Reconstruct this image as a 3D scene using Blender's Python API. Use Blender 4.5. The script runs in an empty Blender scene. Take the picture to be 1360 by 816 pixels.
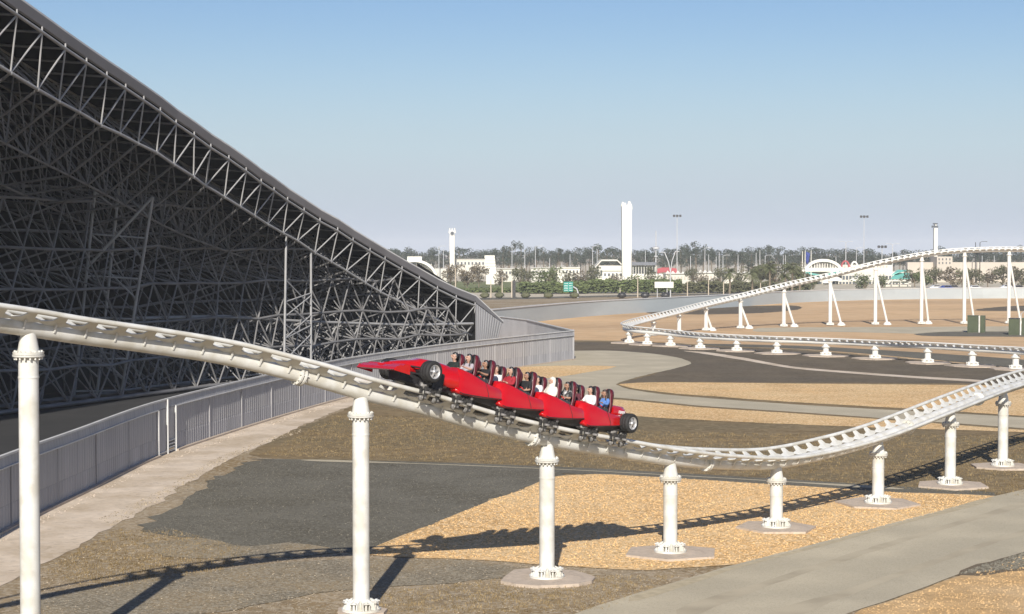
import bpy, bmesh, math, random
from mathutils import Vector, Matrix, noise as mnoise
from mathutils.geometry import tessellate_polygon
R = math.radians
random.seed(7)
SC = bpy.context.scene
COL = SC.collection
# ---------------------------------------------------------------- camera, sky, sun, exposure
F = 2400.0                      # focal length in photo pixels (1360 wide)
CH = 10.7                       # camera height
PITCH = math.atan(73.0 / F)
cam_d = bpy.data.cameras.new('camera')
cam = bpy.data.objects.new('camera', cam_d); COL.objects.link(cam)
cam_d.sensor_width = 36.0
cam_d.lens = F / 1360.0 * 36.0
cam_d.clip_start = 0.5
cam_d.clip_end = 9000
cam.location = (0, 0, CH)
cam.rotation_euler = (math.pi / 2 - PITCH, 0, 0)
SC.camera = cam

SUN_EL, SUN_AZ = R(30.5), R(4)    # light travels along +Y, a little towards +X
w = bpy.data.worlds.new('World'); SC.world = w; w.use_nodes = True
nt = w.node_tree; nt.nodes.clear()
sky = nt.nodes.new('ShaderNodeTexSky'); sky.sky_type = 'NISHITA'; sky.sun_disc = False
sky.sun_elevation = SUN_EL
sky.sun_rotation = math.pi + SUN_AZ
sky.altitude = 0; sky.air_density = 1.0; sky.dust_density = 0.6; sky.ozone_density = 3.0
bg = nt.nodes.new('ShaderNodeBackground'); bg.inputs[1].default_value = 0.077
out = nt.nodes.new('ShaderNodeOutputWorld')
# a dusty layer low in the sky: blend the sky towards a grey blue near the horizon
gm = nt.nodes.new('ShaderNodeTexCoord'); sx = nt.nodes.new('ShaderNodeSeparateXYZ'); nt.links.new(gm.outputs['Generated'], sx.inputs[0])
mr = nt.nodes.new('ShaderNodeMapRange'); mr.interpolation_type = 'SMOOTHERSTEP'
mr.inputs[1].default_value = -0.02; mr.inputs[2].default_value = 0.15; mr.inputs[3].default_value = 0.88; mr.inputs[4].default_value = 0.0; nt.links.new(sx.outputs[2], mr.inputs[0])
mx = nt.nodes.new('ShaderNodeMix'); mx.data_type = 'RGBA'; mx.inputs[7].default_value = (5.2, 6.05, 7.7, 1)
nt.links.new(mr.outputs[0], mx.inputs[0]); hs = nt.nodes.new('ShaderNodeHueSaturation'); hs.inputs['Hue'].default_value = 0.513; hs.inputs['Saturation'].default_value = 1.16; nt.links.new(sky.outputs[0], hs.inputs['Color']); nt.links.new(hs.outputs[0], mx.inputs[6])
nt.links.new(mx.outputs[2], bg.inputs[0]); nt.links.new(bg.outputs[0], out.inputs[0])
sun_d = bpy.data.lights.new('sun', 'SUN'); sun = bpy.data.objects.new('sun', sun_d); COL.objects.link(sun)
sun_d.energy = 4.7; sun_d.angle = R(0.5); sun_d.color = (1.0, 0.945, 0.875)
SUN_DIR = Vector((math.sin(SUN_AZ) * math.cos(SUN_EL), math.cos(SUN_AZ) * math.cos(SUN_EL), -math.sin(SUN_EL)))
sun.rotation_euler = SUN_DIR.to_track_quat('-Z', 'Y').to_euler()
sun.location = (0, -40, 60)
SC.view_settings.view_transform = 'Standard'; SC.view_settings.look = 'None'
SC.view_settings.gamma = 1.0; SC.view_settings.use_curve_mapping = False
SC.view_settings.exposure = 0.3
SC.cycles.max_bounces = 6; SC.cycles.volume_bounces = 0
SC.cycles.use_denoising = True

# ---------------------------------------------------------------- helpers
def ray(px, py):
    u = (px - 680.0) / F; v = (408.0 - py) / F
    return Vector((u, math.cos(PITCH) + v * math.sin(PITCH), -math.sin(PITCH) + v * math.cos(PITCH)))
def W(px, py, d):               # the point at distance d (along Y) seen at a photo pixel
    r = ray(px, py); return Vector((0, 0, CH)) + r * (d / r.y)
def G(px, py, z=0.0):           # the point of the level z seen at a photo pixel
    r = ray(px, py); return Vector((0, 0, CH)) + r * ((z - CH) / r.z)

class MB:
    def __init__(s): s.v = []; s.f = []; s.sm = []
    def add(s, verts, faces, smooth=False):
        b = len(s.v); s.v += [Vector(v) for v in verts]
        for f in faces: s.f.append([b + i for i in f]); s.sm.append(smooth)
        return s
    def box(s, c, size, M=None):
        x, y, z = size[0] / 2, size[1] / 2, size[2] / 2
        vs = [Vector((i, j, k)) for i in (-x, x) for j in (-y, y) for k in (-z, z)]
        if M is not None: vs = [M @ v for v in vs]
        c = Vector(c); vs = [v + c for v in vs]
        return s.add(vs, [(0, 1, 3, 2), (4, 6, 7, 5), (0, 4, 5, 1), (2, 3, 7, 6), (0, 2, 6, 4), (1, 5, 7, 3)])
    def cyl(s, p0, p1, r0, r1=None, n=8, cap=True):
        r1 = r0 if r1 is None else r1
        p0 = Vector(p0); p1 = Vector(p1); d = p1 - p0
        if d.length < 1e-6: return s
        d.normalize(); a = d.orthogonal().normalized(); b = d.cross(a)
        vs = []
        for p, r in ((p0, r0), (p1, r1)):
            for i in range(n):
                t = 2 * math.pi * i / n; vs.append(p + (a * math.cos(t) + b * math.sin(t)) * r)
        s.add(vs, [(i, (i + 1) % n, n + (i + 1) % n, n + i) for i in range(n)], True)
        if cap:
            s.add(vs[:n], [tuple(range(n))[::-1]]); s.add(vs[n:], [tuple(range(n))])
        return s
    def tube(s, pts, r, n=8, cap=True, up=None):
        pts = [Vector(p) for p in pts]; m = len(pts); vs = []
        prev = None
        for i, p in enumerate(pts):
            t = (pts[min(i + 1, m - 1)] - pts[max(i - 1, 0)]).normalized()
            if prev is None: a = t.orthogonal().normalized()
            else: a = (prev - t * prev.dot(t)).normalized()
            prev = a; b = t.cross(a); rr = r[i] if isinstance(r, (list, tuple)) else r
            for k in range(n):
                q = 2 * math.pi * k / n; vs.append(p + (a * math.cos(q) + b * math.sin(q)) * rr)
        fs = [(i * n + k, i * n + (k + 1) % n, (i + 1) * n + (k + 1) % n, (i + 1) * n + k) for i in range(m - 1) for k in range(n)]
        s.add(vs, fs, True)
        if cap: s.add(vs[:n], [tuple(range(n))[::-1]]); s.add(vs[-n:], [tuple(range(n))])
        return s
    def loft(s, secs, closed=True, caps=True, smooth=True):
        n = len(secs[0]); vs = [Vector(p) for q in secs for p in q]; m = len(secs); fs = []
        for i in range(m - 1):
            for k in range(n if closed else n - 1):
                k2 = (k + 1) % n; fs.append((i * n + k, i * n + k2, (i + 1) * n + k2, (i + 1) * n + k))
        s.add(vs, fs, smooth)
        if caps and closed: s.add(secs[0], [tuple(range(n))[::-1]]); s.add(secs[-1], [tuple(range(n))])
        return s
    def lathe(s, prof, c=(0, 0, 0), n=24, axis='z', smooth=True, caps=True):
        c = Vector(c); secs = []
        for r, h in prof:
            q = []
            for i in range(n):
                t = 2 * math.pi * i / n; x, y = r * math.cos(t), r * math.sin(t)
                q.append(c + (Vector((x, y, h)) if axis == 'z' else Vector((y, h, x)) if axis == 'y' else Vector((h, x, y))))
            secs.append(q)
        return s.loft(secs, True, caps, smooth)
    def prism(s, poly, z0, z1):
        n = len(poly); a = [Vector((p[0], p[1], z0)) for p in poly]; b = [Vector((p[0], p[1], z1)) for p in poly]
        s.add(a + b, [(i, (i + 1) % n, n + (i + 1) % n, n + i) for i in range(n)])
        tri = tessellate_polygon([a])
        s.add(a, [t[::-1] for t in tri]); s.add(b, list(tri)); return s
    def sheet(s, poly, z):
        a = [Vector((p[0], p[1], z)) for p in poly]
        ts = []
        for t in tessellate_polygon([a]):
            n = (a[t[1]] - a[t[0]]).cross(a[t[2]] - a[t[0]])
            ts.append(t if n.z > 0 else t[::-1])
        return s.add(a, ts)
    def plate(s, quad, th):     # a quad given a thickness along its normal
        q = [Vector(p) for p in quad]; nrm = (q[1] - q[0]).cross(q[2] - q[0]).normalized() * th / 2
        a = [p - nrm for p in q]; b = [p + nrm for p in q]; n = len(q)
        return s.add(a + b, [tuple(range(n))[::-1], tuple(range(n, 2 * n))] + [(i, (i + 1) % n, n + (i + 1) % n, n + i) for i in range(n)])
    def build(s, name, mat, parent=None, loc=None, recalc=False):
        off = Vector(loc) if loc is not None else Vector((0, 0, 0))
        me = bpy.data.meshes.new(name)
        me.from_pydata([tuple(v - off) for v in s.v], [], s.f)
        me.polygons.foreach_set('use_smooth', s.sm)
        if recalc:
            bm = bmesh.new(); bm.from_mesh(me); bmesh.ops.remove_doubles(bm, verts=bm.verts, dist=1e-5)
            bmesh.ops.recalc_face_normals(bm, faces=bm.faces); bm.to_mesh(me); bm.free()
        me.update()
        o = bpy.data.objects.new(name, me); COL.objects.link(o)
        if mat: me.materials.append(mat)
        if parent: o.parent = parent
        else: o.location = off
        return o

def tag(o, label=None, cat=None, group=None, kind=None):
    if label: o['label'] = label
    if cat: o['category'] = cat
    if group: o['group'] = group
    if kind: o['kind'] = kind
    return o
def thing(name, loc, label, cat, group=None, rz=0):
    o = bpy.data.objects.new(name, None); COL.objects.link(o); o.empty_display_size = 0.3
    o.location = loc; o.rotation_euler = (0, 0, rz)
    return tag(o, label, cat, group)
def copy_tree(o, parent=None):
    c = o.copy(); COL.objects.link(c); c.parent = parent
    for ch in [x for x in CHILDREN(o)]: copy_tree(ch, c)
    return c
def CHILDREN(o): return list(o.children)

def mat(name, col, rough=0.6, metal=0.0, var=0.1, vs=1.5, speck=None, sps=12.0, spamt=0.5, bump=0.0, bs=30.0, coat=0.0, var2=None, v2s=0.15, stretch=None, spec=0.5):
    m = bpy.data.materials.new(name); m.use_nodes = True; t = m.node_tree; N = t.nodes; L = t.links
    b = N['Principled BSDF']; b.inputs['Roughness'].default_value = rough; b.inputs['Metallic'].default_value = metal
    b.inputs['Coat Weight'].default_value = coat; b.inputs['Specular IOR Level'].default_value = spec
    tc = N.new('ShaderNodeTexCoord'); vec = tc.outputs['Object']
    if stretch:
        mp = N.new('ShaderNodeMapping'); mp.inputs['Scale'].default_value = stretch; L.new(vec, mp.inputs[0]); vec = mp.outputs[0]
    def mixc(fac, a, c):
        x = N.new('ShaderNodeMix'); x.data_type = 'RGBA'
        L.new(fac, x.inputs[0])
        for s_, i in ((a, 6), (c, 7)):
            if isinstance(s_, tuple): x.inputs[i].default_value = (*s_, 1)
            else: L.new(s_, x.inputs[i])
        return x.outputs[2]
    def noi(scale, detail=4.0, lo=0.3, hi=0.7):
        n = N.new('ShaderNodeTexNoise'); n.inputs['Scale'].default_value = scale; n.inputs['Detail'].default_value = detail
        L.new(vec, n.inputs['Vector']); r = N.new('ShaderNodeMapRange')
        r.inputs[1].default_value = lo; r.inputs[2].default_value = hi; L.new(n.outputs['Fac'], r.inputs[0]); return r.outputs[0]
    col = tuple(col)
    lo = tuple(max(0, c * (1 - var)) for c in col); hi = tuple(min(1, c * (1 + var)) for c in col)
    c = mixc(noi(vs), lo, hi)
    if var2: c = mixc(noi(v2s, 5.0, 0.42, 0.62), c, tuple(var2))
    if speck:
        v = N.new('ShaderNodeTexVoronoi'); v.inputs['Scale'].default_value = sps; L.new(vec, v.inputs['Vector'])
        sx = N.new('ShaderNodeSeparateColor'); L.new(v.outputs['Color'], sx.inputs[0])
        r = N.new('ShaderNodeMapRange'); r.inputs[1].default_value = 0.35; r.inputs[2].default_value = 0.95; r.inputs[4].default_value = spamt
        L.new(sx.outputs[0], r.inputs[0]); c = mixc(r.outputs[0], c, tuple(speck))
        r2 = N.new('ShaderNodeMapRange'); r2.inputs[1].default_value = 0.25; r2.inputs[2].default_value = 0.0; r2.inputs[4].default_value = spamt * 0.8
        L.new(sx.outputs[1], r2.inputs[0]); c = mixc(r2.outputs[0], c, tuple(x * 0.45 for x in col))
    L.new(c, b.inputs['Base Color'])
    if bump:
        n = N.new('ShaderNodeTexNoise'); n.inputs['Scale'].default_value = bs; n.inputs['Detail'].default_value = 3; L.new(vec, n.inputs['Vector'])
        bp = N.new('ShaderNodeBump'); bp.inputs['Strength'].default_value = bump; bp.inputs['Distance'].default_value = 0.05
        L.new(n.outputs['Fac'], bp.inputs['Height']); L.new(bp.outputs[0], b.inputs['Normal'])
    return m

def lerp(a, b, t): return a + (b - a) * t
def interp(x, tab):             # piecewise linear table [(x, y)...]
    if x <= tab[0][0]: (x0, y0), (x1, y1) = tab[0], tab[1]
    elif x >= tab[-1][0]: (x0, y0), (x1, y1) = tab[-2], tab[-1]
    else:
        for i in range(len(tab) - 1):
            if tab[i][0] <= x <= tab[i + 1][0]: (x0, y0), (x1, y1) = tab[i], tab[i + 1]; break
    return y0 + (y1 - y0) * (x - x0) / (x1 - x0)
def catmull(P, sub=8):
    out_ = []; n = len(P)
    for i in range(n - 1):
        p0 = P[max(i - 1, 0)]; p1 = P[i]; p2 = P[i + 1]; p3 = P[min(i + 2, n - 1)]
        if i == 0: p0 = p1 * 2 - p2
        if i == n - 2: p3 = p2 * 2 - p1
        for k in range(sub):
            t = k / sub
            out_.append(0.5 * ((2 * p1) + (p2 - p0) * t + (2 * p0 - 5 * p1 + 4 * p2 - p3) * t * t + (3 * p1 - p0 - 3 * p2 + p3) * t ** 3))
    out_.append(P[-1].copy()); return out_
def resample(pts, step):
    out_ = [pts[0].copy()]; acc = 0.0
    for i in range(len(pts) - 1):
        a, b = pts[i], pts[i + 1]; L_ = (b - a).length; t = step - acc
        while t <= L_:
            out_.append(a.lerp(b, t / L_)); t += step
        acc = (acc + L_) % step if L_ > 0 else acc
        acc = L_ - (t - step)
    return out_
# ---------------------------------------------------------------- materials
M_ground = mat('dry_ground', (0.33, 0.255, 0.16), 0.95, spec=0.08, var=0.22, vs=0.35, speck=(0.52, 0.45, 0.34), sps=7, spamt=0.55, bump=0.6, bs=9, var2=(0.25, 0.175, 0.085), v2s=0.09)
M_brown = mat('brown_earth', (0.215, 0.155, 0.082), 0.95, spec=0.08, var=0.25, vs=0.6, speck=(0.33, 0.26, 0.15), sps=6, spamt=0.55, bump=0.6, bs=8, var2=(0.17, 0.135, 0.078), v2s=0.12, stretch=(0.6, 1, 1))
M_dark = mat('dark_earth', (0.15, 0.12, 0.08), 0.95, spec=0.08, var=0.2, vs=0.3, speck=(0.2, 0.165, 0.115), sps=4, spamt=0.4, bump=0.3, bs=6, var2=(0.12, 0.10, 0.072), v2s=0.06)
M_greygravel = mat('grey_gravel', (0.155, 0.142, 0.11), 0.95, spec=0.08, var=0.15, vs=0.5, speck=(0.22, 0.205, 0.16), sps=12, spamt=0.7, bump=0.6, bs=16, var2=(0.125, 0.112, 0.083), v2s=0.2)
M_gold = mat('golden_gravel', (0.60, 0.37, 0.155), 0.95, spec=0.08, var=0.2, vs=0.25, speck=(0.90, 0.68, 0.40), sps=10, spamt=0.85, bump=0.8, bs=10, var2=(0.66, 0.45, 0.22), v2s=0.12)
M_orange = mat('orange_desert', (0.66, 0.44, 0.235), 0.95, spec=0.08, var=0.15, vs=0.06, speck=(0.68, 0.50, 0.30), sps=1.2, spamt=0.5, bump=0.2, bs=2, var2=(0.50, 0.33, 0.18), v2s=0.03, stretch=(0.35, 1, 1))
M_path = mat('beaten_sand', (0.66, 0.55, 0.42), 0.95, spec=0.08, var=0.12, vs=0.8, speck=(0.66, 0.56, 0.44), sps=5, spamt=0.35, bump=0.5, bs=2.5, var2=(0.50, 0.40, 0.28), v2s=0.35)
M_sand = mat('yellow_sand', (0.55, 0.36, 0.17), 0.95, spec=0.08, var=0.12, vs=0.8, speck=(0.36, 0.24, 0.12), sps=3.0, spamt=0.3, bump=1.0, bs=2.2, var2=(0.62, 0.44, 0.24), v2s=0.2)
M_asphalt = mat('worn_asphalt', (0.50, 0.435, 0.305), 0.95, var=0.12, vs=0.35, speck=(0.53, 0.47, 0.35), sps=25, spamt=0.4, spec=0.12, var2=(0.43, 0.375, 0.265), v2s=0.2, bump=0.1, bs=20)
M_worn = mat('worn_asphalt_dark', (0.43, 0.37, 0.26), 0.95, spec=0.1, var=0.12, vs=0.6, var2=(0.49, 0.425, 0.30), v2s=0.3)
M_line = mat('edge_line', (0.46, 0.39, 0.26), 0.8, spec=0.08, var=0.15, vs=3)
M_pad = mat('pad_concrete', (0.52, 0.43, 0.335), 0.9, spec=0.08, var=0.1, vs=2, speck=(0.42, 0.36, 0.29), sps=9, spamt=0.4)
M_paleg = mat('pale_gravel', (0.24, 0.20, 0.135), 0.95, spec=0.08, var=0.2, vs=0.6, speck=(0.40, 0.355, 0.27), sps=14, spamt=0.8, bump=0.8, bs=12, var2=(0.30, 0.23, 0.135), v2s=0.3)
M_padedge = mat('pad_edge', (0.16, 0.14, 0.11), 0.9)
M_white = mat('white_paint', (0.70, 0.69, 0.635), 0.42, var=0.05, vs=0.8, coat=0.0, var2=(0.58, 0.555, 0.475), v2s=1.8)
M_whitefar = mat('white_paint_far', (0.74, 0.725, 0.66), 0.5, var=0.04, vs=0.6)
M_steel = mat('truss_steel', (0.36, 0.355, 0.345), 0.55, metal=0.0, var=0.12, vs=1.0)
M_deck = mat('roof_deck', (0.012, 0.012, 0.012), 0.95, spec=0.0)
M_fascia = mat('fascia_metal', (0.185, 0.18, 0.185), 0.5, var=0.08, vs=0.4)
M_gable = mat('gable_metal', (0.44, 0.44, 0.44), 0.5, var=0.08, vs=0.6)
M_steelshade = mat('shaded_inner_steel', (0.185, 0.18, 0.175), 0.6, var=0.25, vs=0.5)  # truss steel darkened: shade under the roof put into its colour
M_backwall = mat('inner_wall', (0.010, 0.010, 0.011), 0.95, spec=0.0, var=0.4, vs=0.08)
M_glass = mat('dark_glass', (0.012, 0.022, 0.028), 0.3, spec=0.15, var=0.3, vs=0.2)
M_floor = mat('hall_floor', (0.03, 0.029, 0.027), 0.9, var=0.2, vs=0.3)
M_fence = mat('fence_sheet', (0.41, 0.40, 0.39), 0.55, var=0.14, vs=0.35, var2=(0.35, 0.34, 0.34), v2s=0.7, stretch=(3, 3, 0.35))
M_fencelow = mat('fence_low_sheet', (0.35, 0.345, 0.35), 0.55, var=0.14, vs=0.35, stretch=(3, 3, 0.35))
M_fencetop = mat('fence_trim', (0.62, 0.61, 0.575), 0.5, var=0.1, vs=1)
M_conc = mat('wall_concrete', (0.44, 0.475, 0.47), 0.85, var=0.08, vs=0.08, var2=(0.39, 0.42, 0.42), v2s=0.03, stretch=(1, 1, 4))
M_red = mat('red_lacquer', (0.50, 0.004, 0.005), 0.2, var=0.03, coat=0.6)
M_darkred = mat('dark_red_shell', (0.11, 0.008, 0.014), 0.35, var=0.1, coat=0.2)
M_black = mat('black_plastic', (0.018, 0.017, 0.018), 0.5)
M_mech = mat('running_gear', (0.06, 0.058, 0.055), 0.45, metal=0.4, var=0.4, vs=9)
M_tyre = mat('tyre_rubber', (0.02, 0.019, 0.018), 0.75, var=0.2, vs=12)
M_rim = mat('alloy_rim', (0.62, 0.61, 0.6), 0.35, metal=0.5, var=0.05)
M_letter = mat('white_lettering', (0.8, 0.78, 0.76), 0.5)
M_greenbox = mat('green_cabinet', (0.06, 0.075, 0.035), 0.6, var=0.15, vs=0.8)
M_leafA = mat('leaf_dark', (0.060, 0.076, 0.048), 0.8, var=0.4, vs=0.5)
M_leafB = mat('leaf_olive', (0.105, 0.105, 0.05), 0.8, var=0.35, vs=0.6)
M_leafC = mat('leaf_green', (0.11, 0.135, 0.045), 0.8, var=0.35, vs=0.6)
M_leafD = mat('leaf_dry', (0.15, 0.12, 0.075), 0.85, var=0.3, vs=0.7)
M_palm = mat('palm_frond', (0.13, 0.14, 0.06), 0.7, var=0.35, vs=0.8)
M_trunk = mat('tree_bark', (0.20, 0.16, 0.11), 0.9, var=0.25, vs=2)
M_cream = mat('cream_render', (0.62, 0.59, 0.51), 0.8, var=0.05, vs=0.1)
M_towerw = mat('tower_render', (0.80, 0.765, 0.66), 0.8, var=0.03, vs=0.05)
M_beige = mat('beige_render', (0.52, 0.46, 0.38), 0.85, var=0.06, vs=0.1)
M_window = mat('far_window', (0.10, 0.11, 0.12), 0.2, var=0.3, vs=0.4)
M_roofgrey = mat('grey_roof', (0.17, 0.175, 0.19), 0.7)
M_teal = mat('teal_canopy', (0.16, 0.48, 0.40), 0.6, var=0.1, vs=0.2)
M_sign = mat('sign_green', (0.01, 0.25, 0.19), 0.5, var=0.02)
M_pole = mat('pole_grey', (0.50, 0.50, 0.49), 0.5, var=0.05)
M_polebrown = mat('pole_tan', (0.52, 0.44, 0.33), 0.7, var=0.1)
M_redcanvas = mat('red_canvas', (0.42, 0.09, 0.09), 0.8, var=0.2, vs=0.2)
M_blueflag = mat('blue_flag', (0.03, 0.05, 0.22), 0.7, var=0.1)
M_grass = mat('verge_grass', (0.15, 0.165, 0.045), 0.9, var=0.3, vs=0.1, bump=0.3, bs=2)
M_verge = mat('verge_paving', (0.52, 0.45, 0.32), 0.9, var=0.1, vs=0.1)
M_carglass = mat('car_glass', (0.02, 0.022, 0.025), 0.08)
M_gravelstone = mat('gravel_stone', (0.33, 0.27, 0.19), 0.9, spec=0.08, var=0.5, vs=3)
M_goldstone = mat('gold_stone', (0.70, 0.45, 0.205), 0.9, spec=0.08, var=0.4, vs=9)
M_greystone = mat('grey_stone', (0.17, 0.155, 0.12), 0.9, spec=0.08, var=0.5, vs=9)
M_drygrass = mat('dry_grass', (0.25, 0.185, 0.095), 0.9, spec=0.08, var=0.4, vs=1.5)

# ---------------------------------------------------------------- ground
def grid_sheet(x0, x1, y0, y1, z, nx, ny):
    m = MB(); vs = [(lerp(x0, x1, i / nx), lerp(y0, y1, j / ny), z) for j in range(ny + 1) for i in range(nx + 1)]
    m.add(vs, [(j * (nx + 1) + i, j * (nx + 1) + i + 1, (j + 1) * (nx + 1) + i + 1, (j + 1) * (nx + 1) + i) for j in range(ny) for i in range(nx)]); return m
o = grid_sheet(-3900, 3900, -150, 6100, 0.0, 8, 8).build('ground', M_ground); tag(o, 'dry stony ground of the whole site', None, None, 'structure')
LEVEL = {'desert': 1, 'far_ground': 1, 'asphalt_patch': 2, 'cabinet_apron': 2, 'brown_field': 2, 'dark_field': 3, 'service_road': 5, 'gravel_bed': 6, 'dirt_track': 4, 'service_track': 4, 'sandy_path': 3, 'grey_gravel_field': 4, 'gravel_spread': 5, 'asphalt_strip': 5, 'strip_line': 7, 'asphalt_path': 7, 'tyre_marks': 8, 'edge_line': 8, 'sand_bank': 8, 'dark_verge': 9, 'hall_floor': 4}
def patch(name, px_pts, m, rough=0.25, smooth=True, label=None, world=False, step=0.8):
    z = 0.004 * LEVEL[name] + (0.004 if 'darker strip' in (label or '') else 0)
    P = [Vector((p[0], p[1], 0)) if world else G(p[0], p[1]) for p in px_pts]
    if smooth:
        Q = P[-2:] + P + P[:3] if False else P
        n = len(P); pts = []
        for i in range(n):
            p0, p1, p2, p3 = P[i - 1], P[i], P[(i + 1) % n], P[(i + 2) % n]
            k = max(2, min(60, int((p2 - p1).length / step)))
            l1 = (p1 - p0).length + 1e-6; l2 = (p2 - p1).length + 1e-6; l3 = (p3 - p2).length + 1e-6
            d1 = ((p1 - p0) / l1 + (p2 - p1) / l2) * 0.5 * l2 * (1 if min(l1, l2) / max(l1, l2) > 0.02 else 0.2)
            d2 = ((p2 - p1) / l2 + (p3 - p2) / l3) * 0.5 * l2
            for j in range(k):
                t = j / k; h00 = 2 * t ** 3 - 3 * t * t + 1; h10 = t ** 3 - 2 * t * t + t; h01 = -2 * t ** 3 + 3 * t * t; h11 = t ** 3 - t * t
                pts.append(p1 * h00 + d1 * h10 * 0.7 + p2 * h01 + d2 * h11 * 0.7)
        P = pts
    if rough:
        P = [p + Vector((mnoise.noise(p * 0.9 + Vector((0, 0, 3))), mnoise.noise(p * 0.9 + Vector((9, 0, 7))), 0)) * rough +
             Vector((mnoise.noise(p * 3.1 + Vector((0, 5, 3))), mnoise.noise(p * 3.1 + Vector((9, 2, 7))), 0)) * rough * 0.4 for p in P]
    o = MB().sheet(P, z).build(name, m); tag(o, label, None, None, 'structure'); return o

# far fields first, then nearer and finer sheets on top
patch('desert', [(560, 470), (640, 452), (700, 428), (860, 408), (1060, 395), (1360, 389), (1600, 386), (1700, 500), (1400, 496), (1360, 492), (1290, 484), (1160, 472), (1060, 464), (960, 460), (880, 455), (760, 452), (700, 470)], M_orange, 0.8, label='orange desert field before the far wall')
patch('far_ground', [(500, 402), (700, 396), (900, 391), (1360, 384), (2200, 380), (2200, 352), (1360, 352), (680, 352), (200, 352), (300, 402)], M_verge, 0, False, 'paved verge beyond the far wall')
patch('asphalt_patch', [(866, 417), (905, 409), (965, 407), (1050, 406), (1062, 411), (1010, 416), (930, 418)], M_dark, 0.5, label='dark surfaced patch behind the far track')
patch('asphalt_patch', [(1300, 413), (1340, 407), (1420, 405), (1500, 410), (1420, 413.5)], M_dark, 0.5, label='dark surfaced patch at the right edge')
patch('cabinet_apron', [(1010, 436), (1200, 434.5), (1420, 434), (1480, 447), (1330, 447.5), (1230, 444), (1100, 441), (1010, 441)], M_asphalt, 0.4, label='grey apron under the cabinets')
patch('cabinet_apron', [(1214, 444), (1260, 441), (1420, 441), (1480, 447), (1330, 447.5), (1230, 446.5)], M_greygravel, 0.3, label='darker strip in front of the cabinets')
patch('brown_field', [(640, 480), (760, 453), (838, 453.5), (960, 460), (1060, 464.5), (1160, 473), (1290, 485), (1400, 496), (1620, 520), (1620, 760), (1360, 668), (1200, 655), (1040, 640), (760, 624), (560, 615), (340, 607), (360, 585), (450, 548), (520, 515)], M_brown, 0.3, label='brown stubble field')
patch('dark_field', [(758, 455), (840, 455), (960, 461), (1060, 466), (1160, 474), (1290, 487), (1420, 502), (1420, 513), (1300, 510), (1060, 508.5), (850, 508), (824, 510.5), (880, 490), (760, 480)], M_dark, 0.3, label='dark ploughed field under the far track')
patch('service_road', [(700, 470), (760, 466.5), (805, 466), (860, 469.5), (901, 475.5), (918, 483), (896, 490), (856, 499), (819, 511), (836, 517.5), (884, 524.5), (1060, 538), (1200, 546), (1360, 555), (1500, 564), (1500, 581), (1360, 569.5), (1200, 558), (1060, 548), (936, 540), (804, 528), (700, 527), (560, 532), (540, 500)], M_asphalt, 0.12, label='winding grey service road')
patch('gravel_bed', [(690, 488), (760, 486), (816, 487), (780, 495), (735, 502), (640, 508)], M_gold, 0.2, label='small golden gravel wedge by the wall end')
patch('gravel_bed', [(824, 510.5), (860, 508.5), (1060, 510), (1360, 513), (1500, 516), (1500, 562), (1360, 553), (1200, 543), (1060, 535), (884, 522), (836, 515.5)], M_gold, 0.25, label='long golden gravel bed beyond the service road')
patch('gravel_bed', [(700, 530), (804, 530.5), (936, 542), (1060, 550), (1200, 560), (1360, 572), (1500, 584), (1500, 592), (1360, 575), (1200, 570), (1060, 564.5), (900, 557), (838, 553), (700, 545)], M_gold, 0.25, label='narrow golden gravel strip this side of the service road')
patch('dirt_track', [(908, 466.5), (925, 467), (985, 475), (1060, 488), (1200, 499), (1309, 506), (1309, 508), (1200, 501.5), (1060, 490.5), (980, 477.5), (925, 469)], M_path, 0.1, label='thin sandy trail across the dark field')
patch('service_track', [(930, 457), (1060, 459.5), (1200, 467), (1400, 482), (1400, 493), (1290, 483), (1160, 471), (1060, 463.5), (945, 459.5)], M_greygravel, 0.1, label='grey track below the far rails')
patch('sandy_path', [(-300, 800), (-80, 740), (0, 705), (100, 657), (200, 609), (300, 574), (400, 543), (470, 524), (540, 508), (560, 515), (500, 530), (440, 549), (390, 571), (345, 592), (300, 614), (250, 642), (212, 668), (150, 700), (60, 748), (-20, 790), (-200, 880)], M_path, 0.3, label='beaten sandy path along the fence')
patch('grey_gravel_field', [(345, 612), (440, 613), (560, 618), (745, 627), (700, 648), (600, 686), (500, 737), (440, 731), (380, 721), (330, 727), (270, 716), (195, 712), (246, 664), (290, 634)], M_greygravel, 0.7, label='grey gravel lot left of the golden bed')
patch('asphalt_strip', [(330, 610), (420, 611), (560, 614), (760, 621.5), (1040, 637), (1200, 647), (1320, 655), (1320, 660), (1200, 655.5), (1040, 646), (760, 630), (560, 620), (420, 614.5)], M_greygravel, 0.06, label='narrow dark asphalt strip')
patch('gravel_spread', [(60, 790), (180, 772), (330, 752), (470, 742), (640, 748), (720, 760), (600, 776), (470, 782), (330, 806), (160, 830), (20, 826)], M_paleg, 0.5, label='pale grey gravel spread in the foreground')
patch('gravel_spread', [(196, 722), (270, 716), (330, 727), (380, 721), (450, 733), (400, 740), (300, 742), (220, 740)], M_paleg, 0.4, label='pale gravel fringe below the grey lot')
patch('strip_line', [(400, 611.6), (560, 616.4), (760, 624.6), (1040, 640), (1200, 650), (1200, 650.7), (1040, 640.8), (760, 625.3), (560, 617.1), (400, 612)], M_asphalt, 0.02, label='pale line along the asphalt strip')
patch('gravel_bed', [(488, 738), (560, 703), (640, 670), (700, 648), (740, 633), (790, 630.5), (900, 636), (1040, 645), (1200, 655), (1328, 660), (1250, 681), (1100, 721), (1000, 747), (960, 752), (860, 758), (740, 752), (640, 745), (560, 742)], M_gold, 0.2, label='large golden gravel bed under the track')
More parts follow.
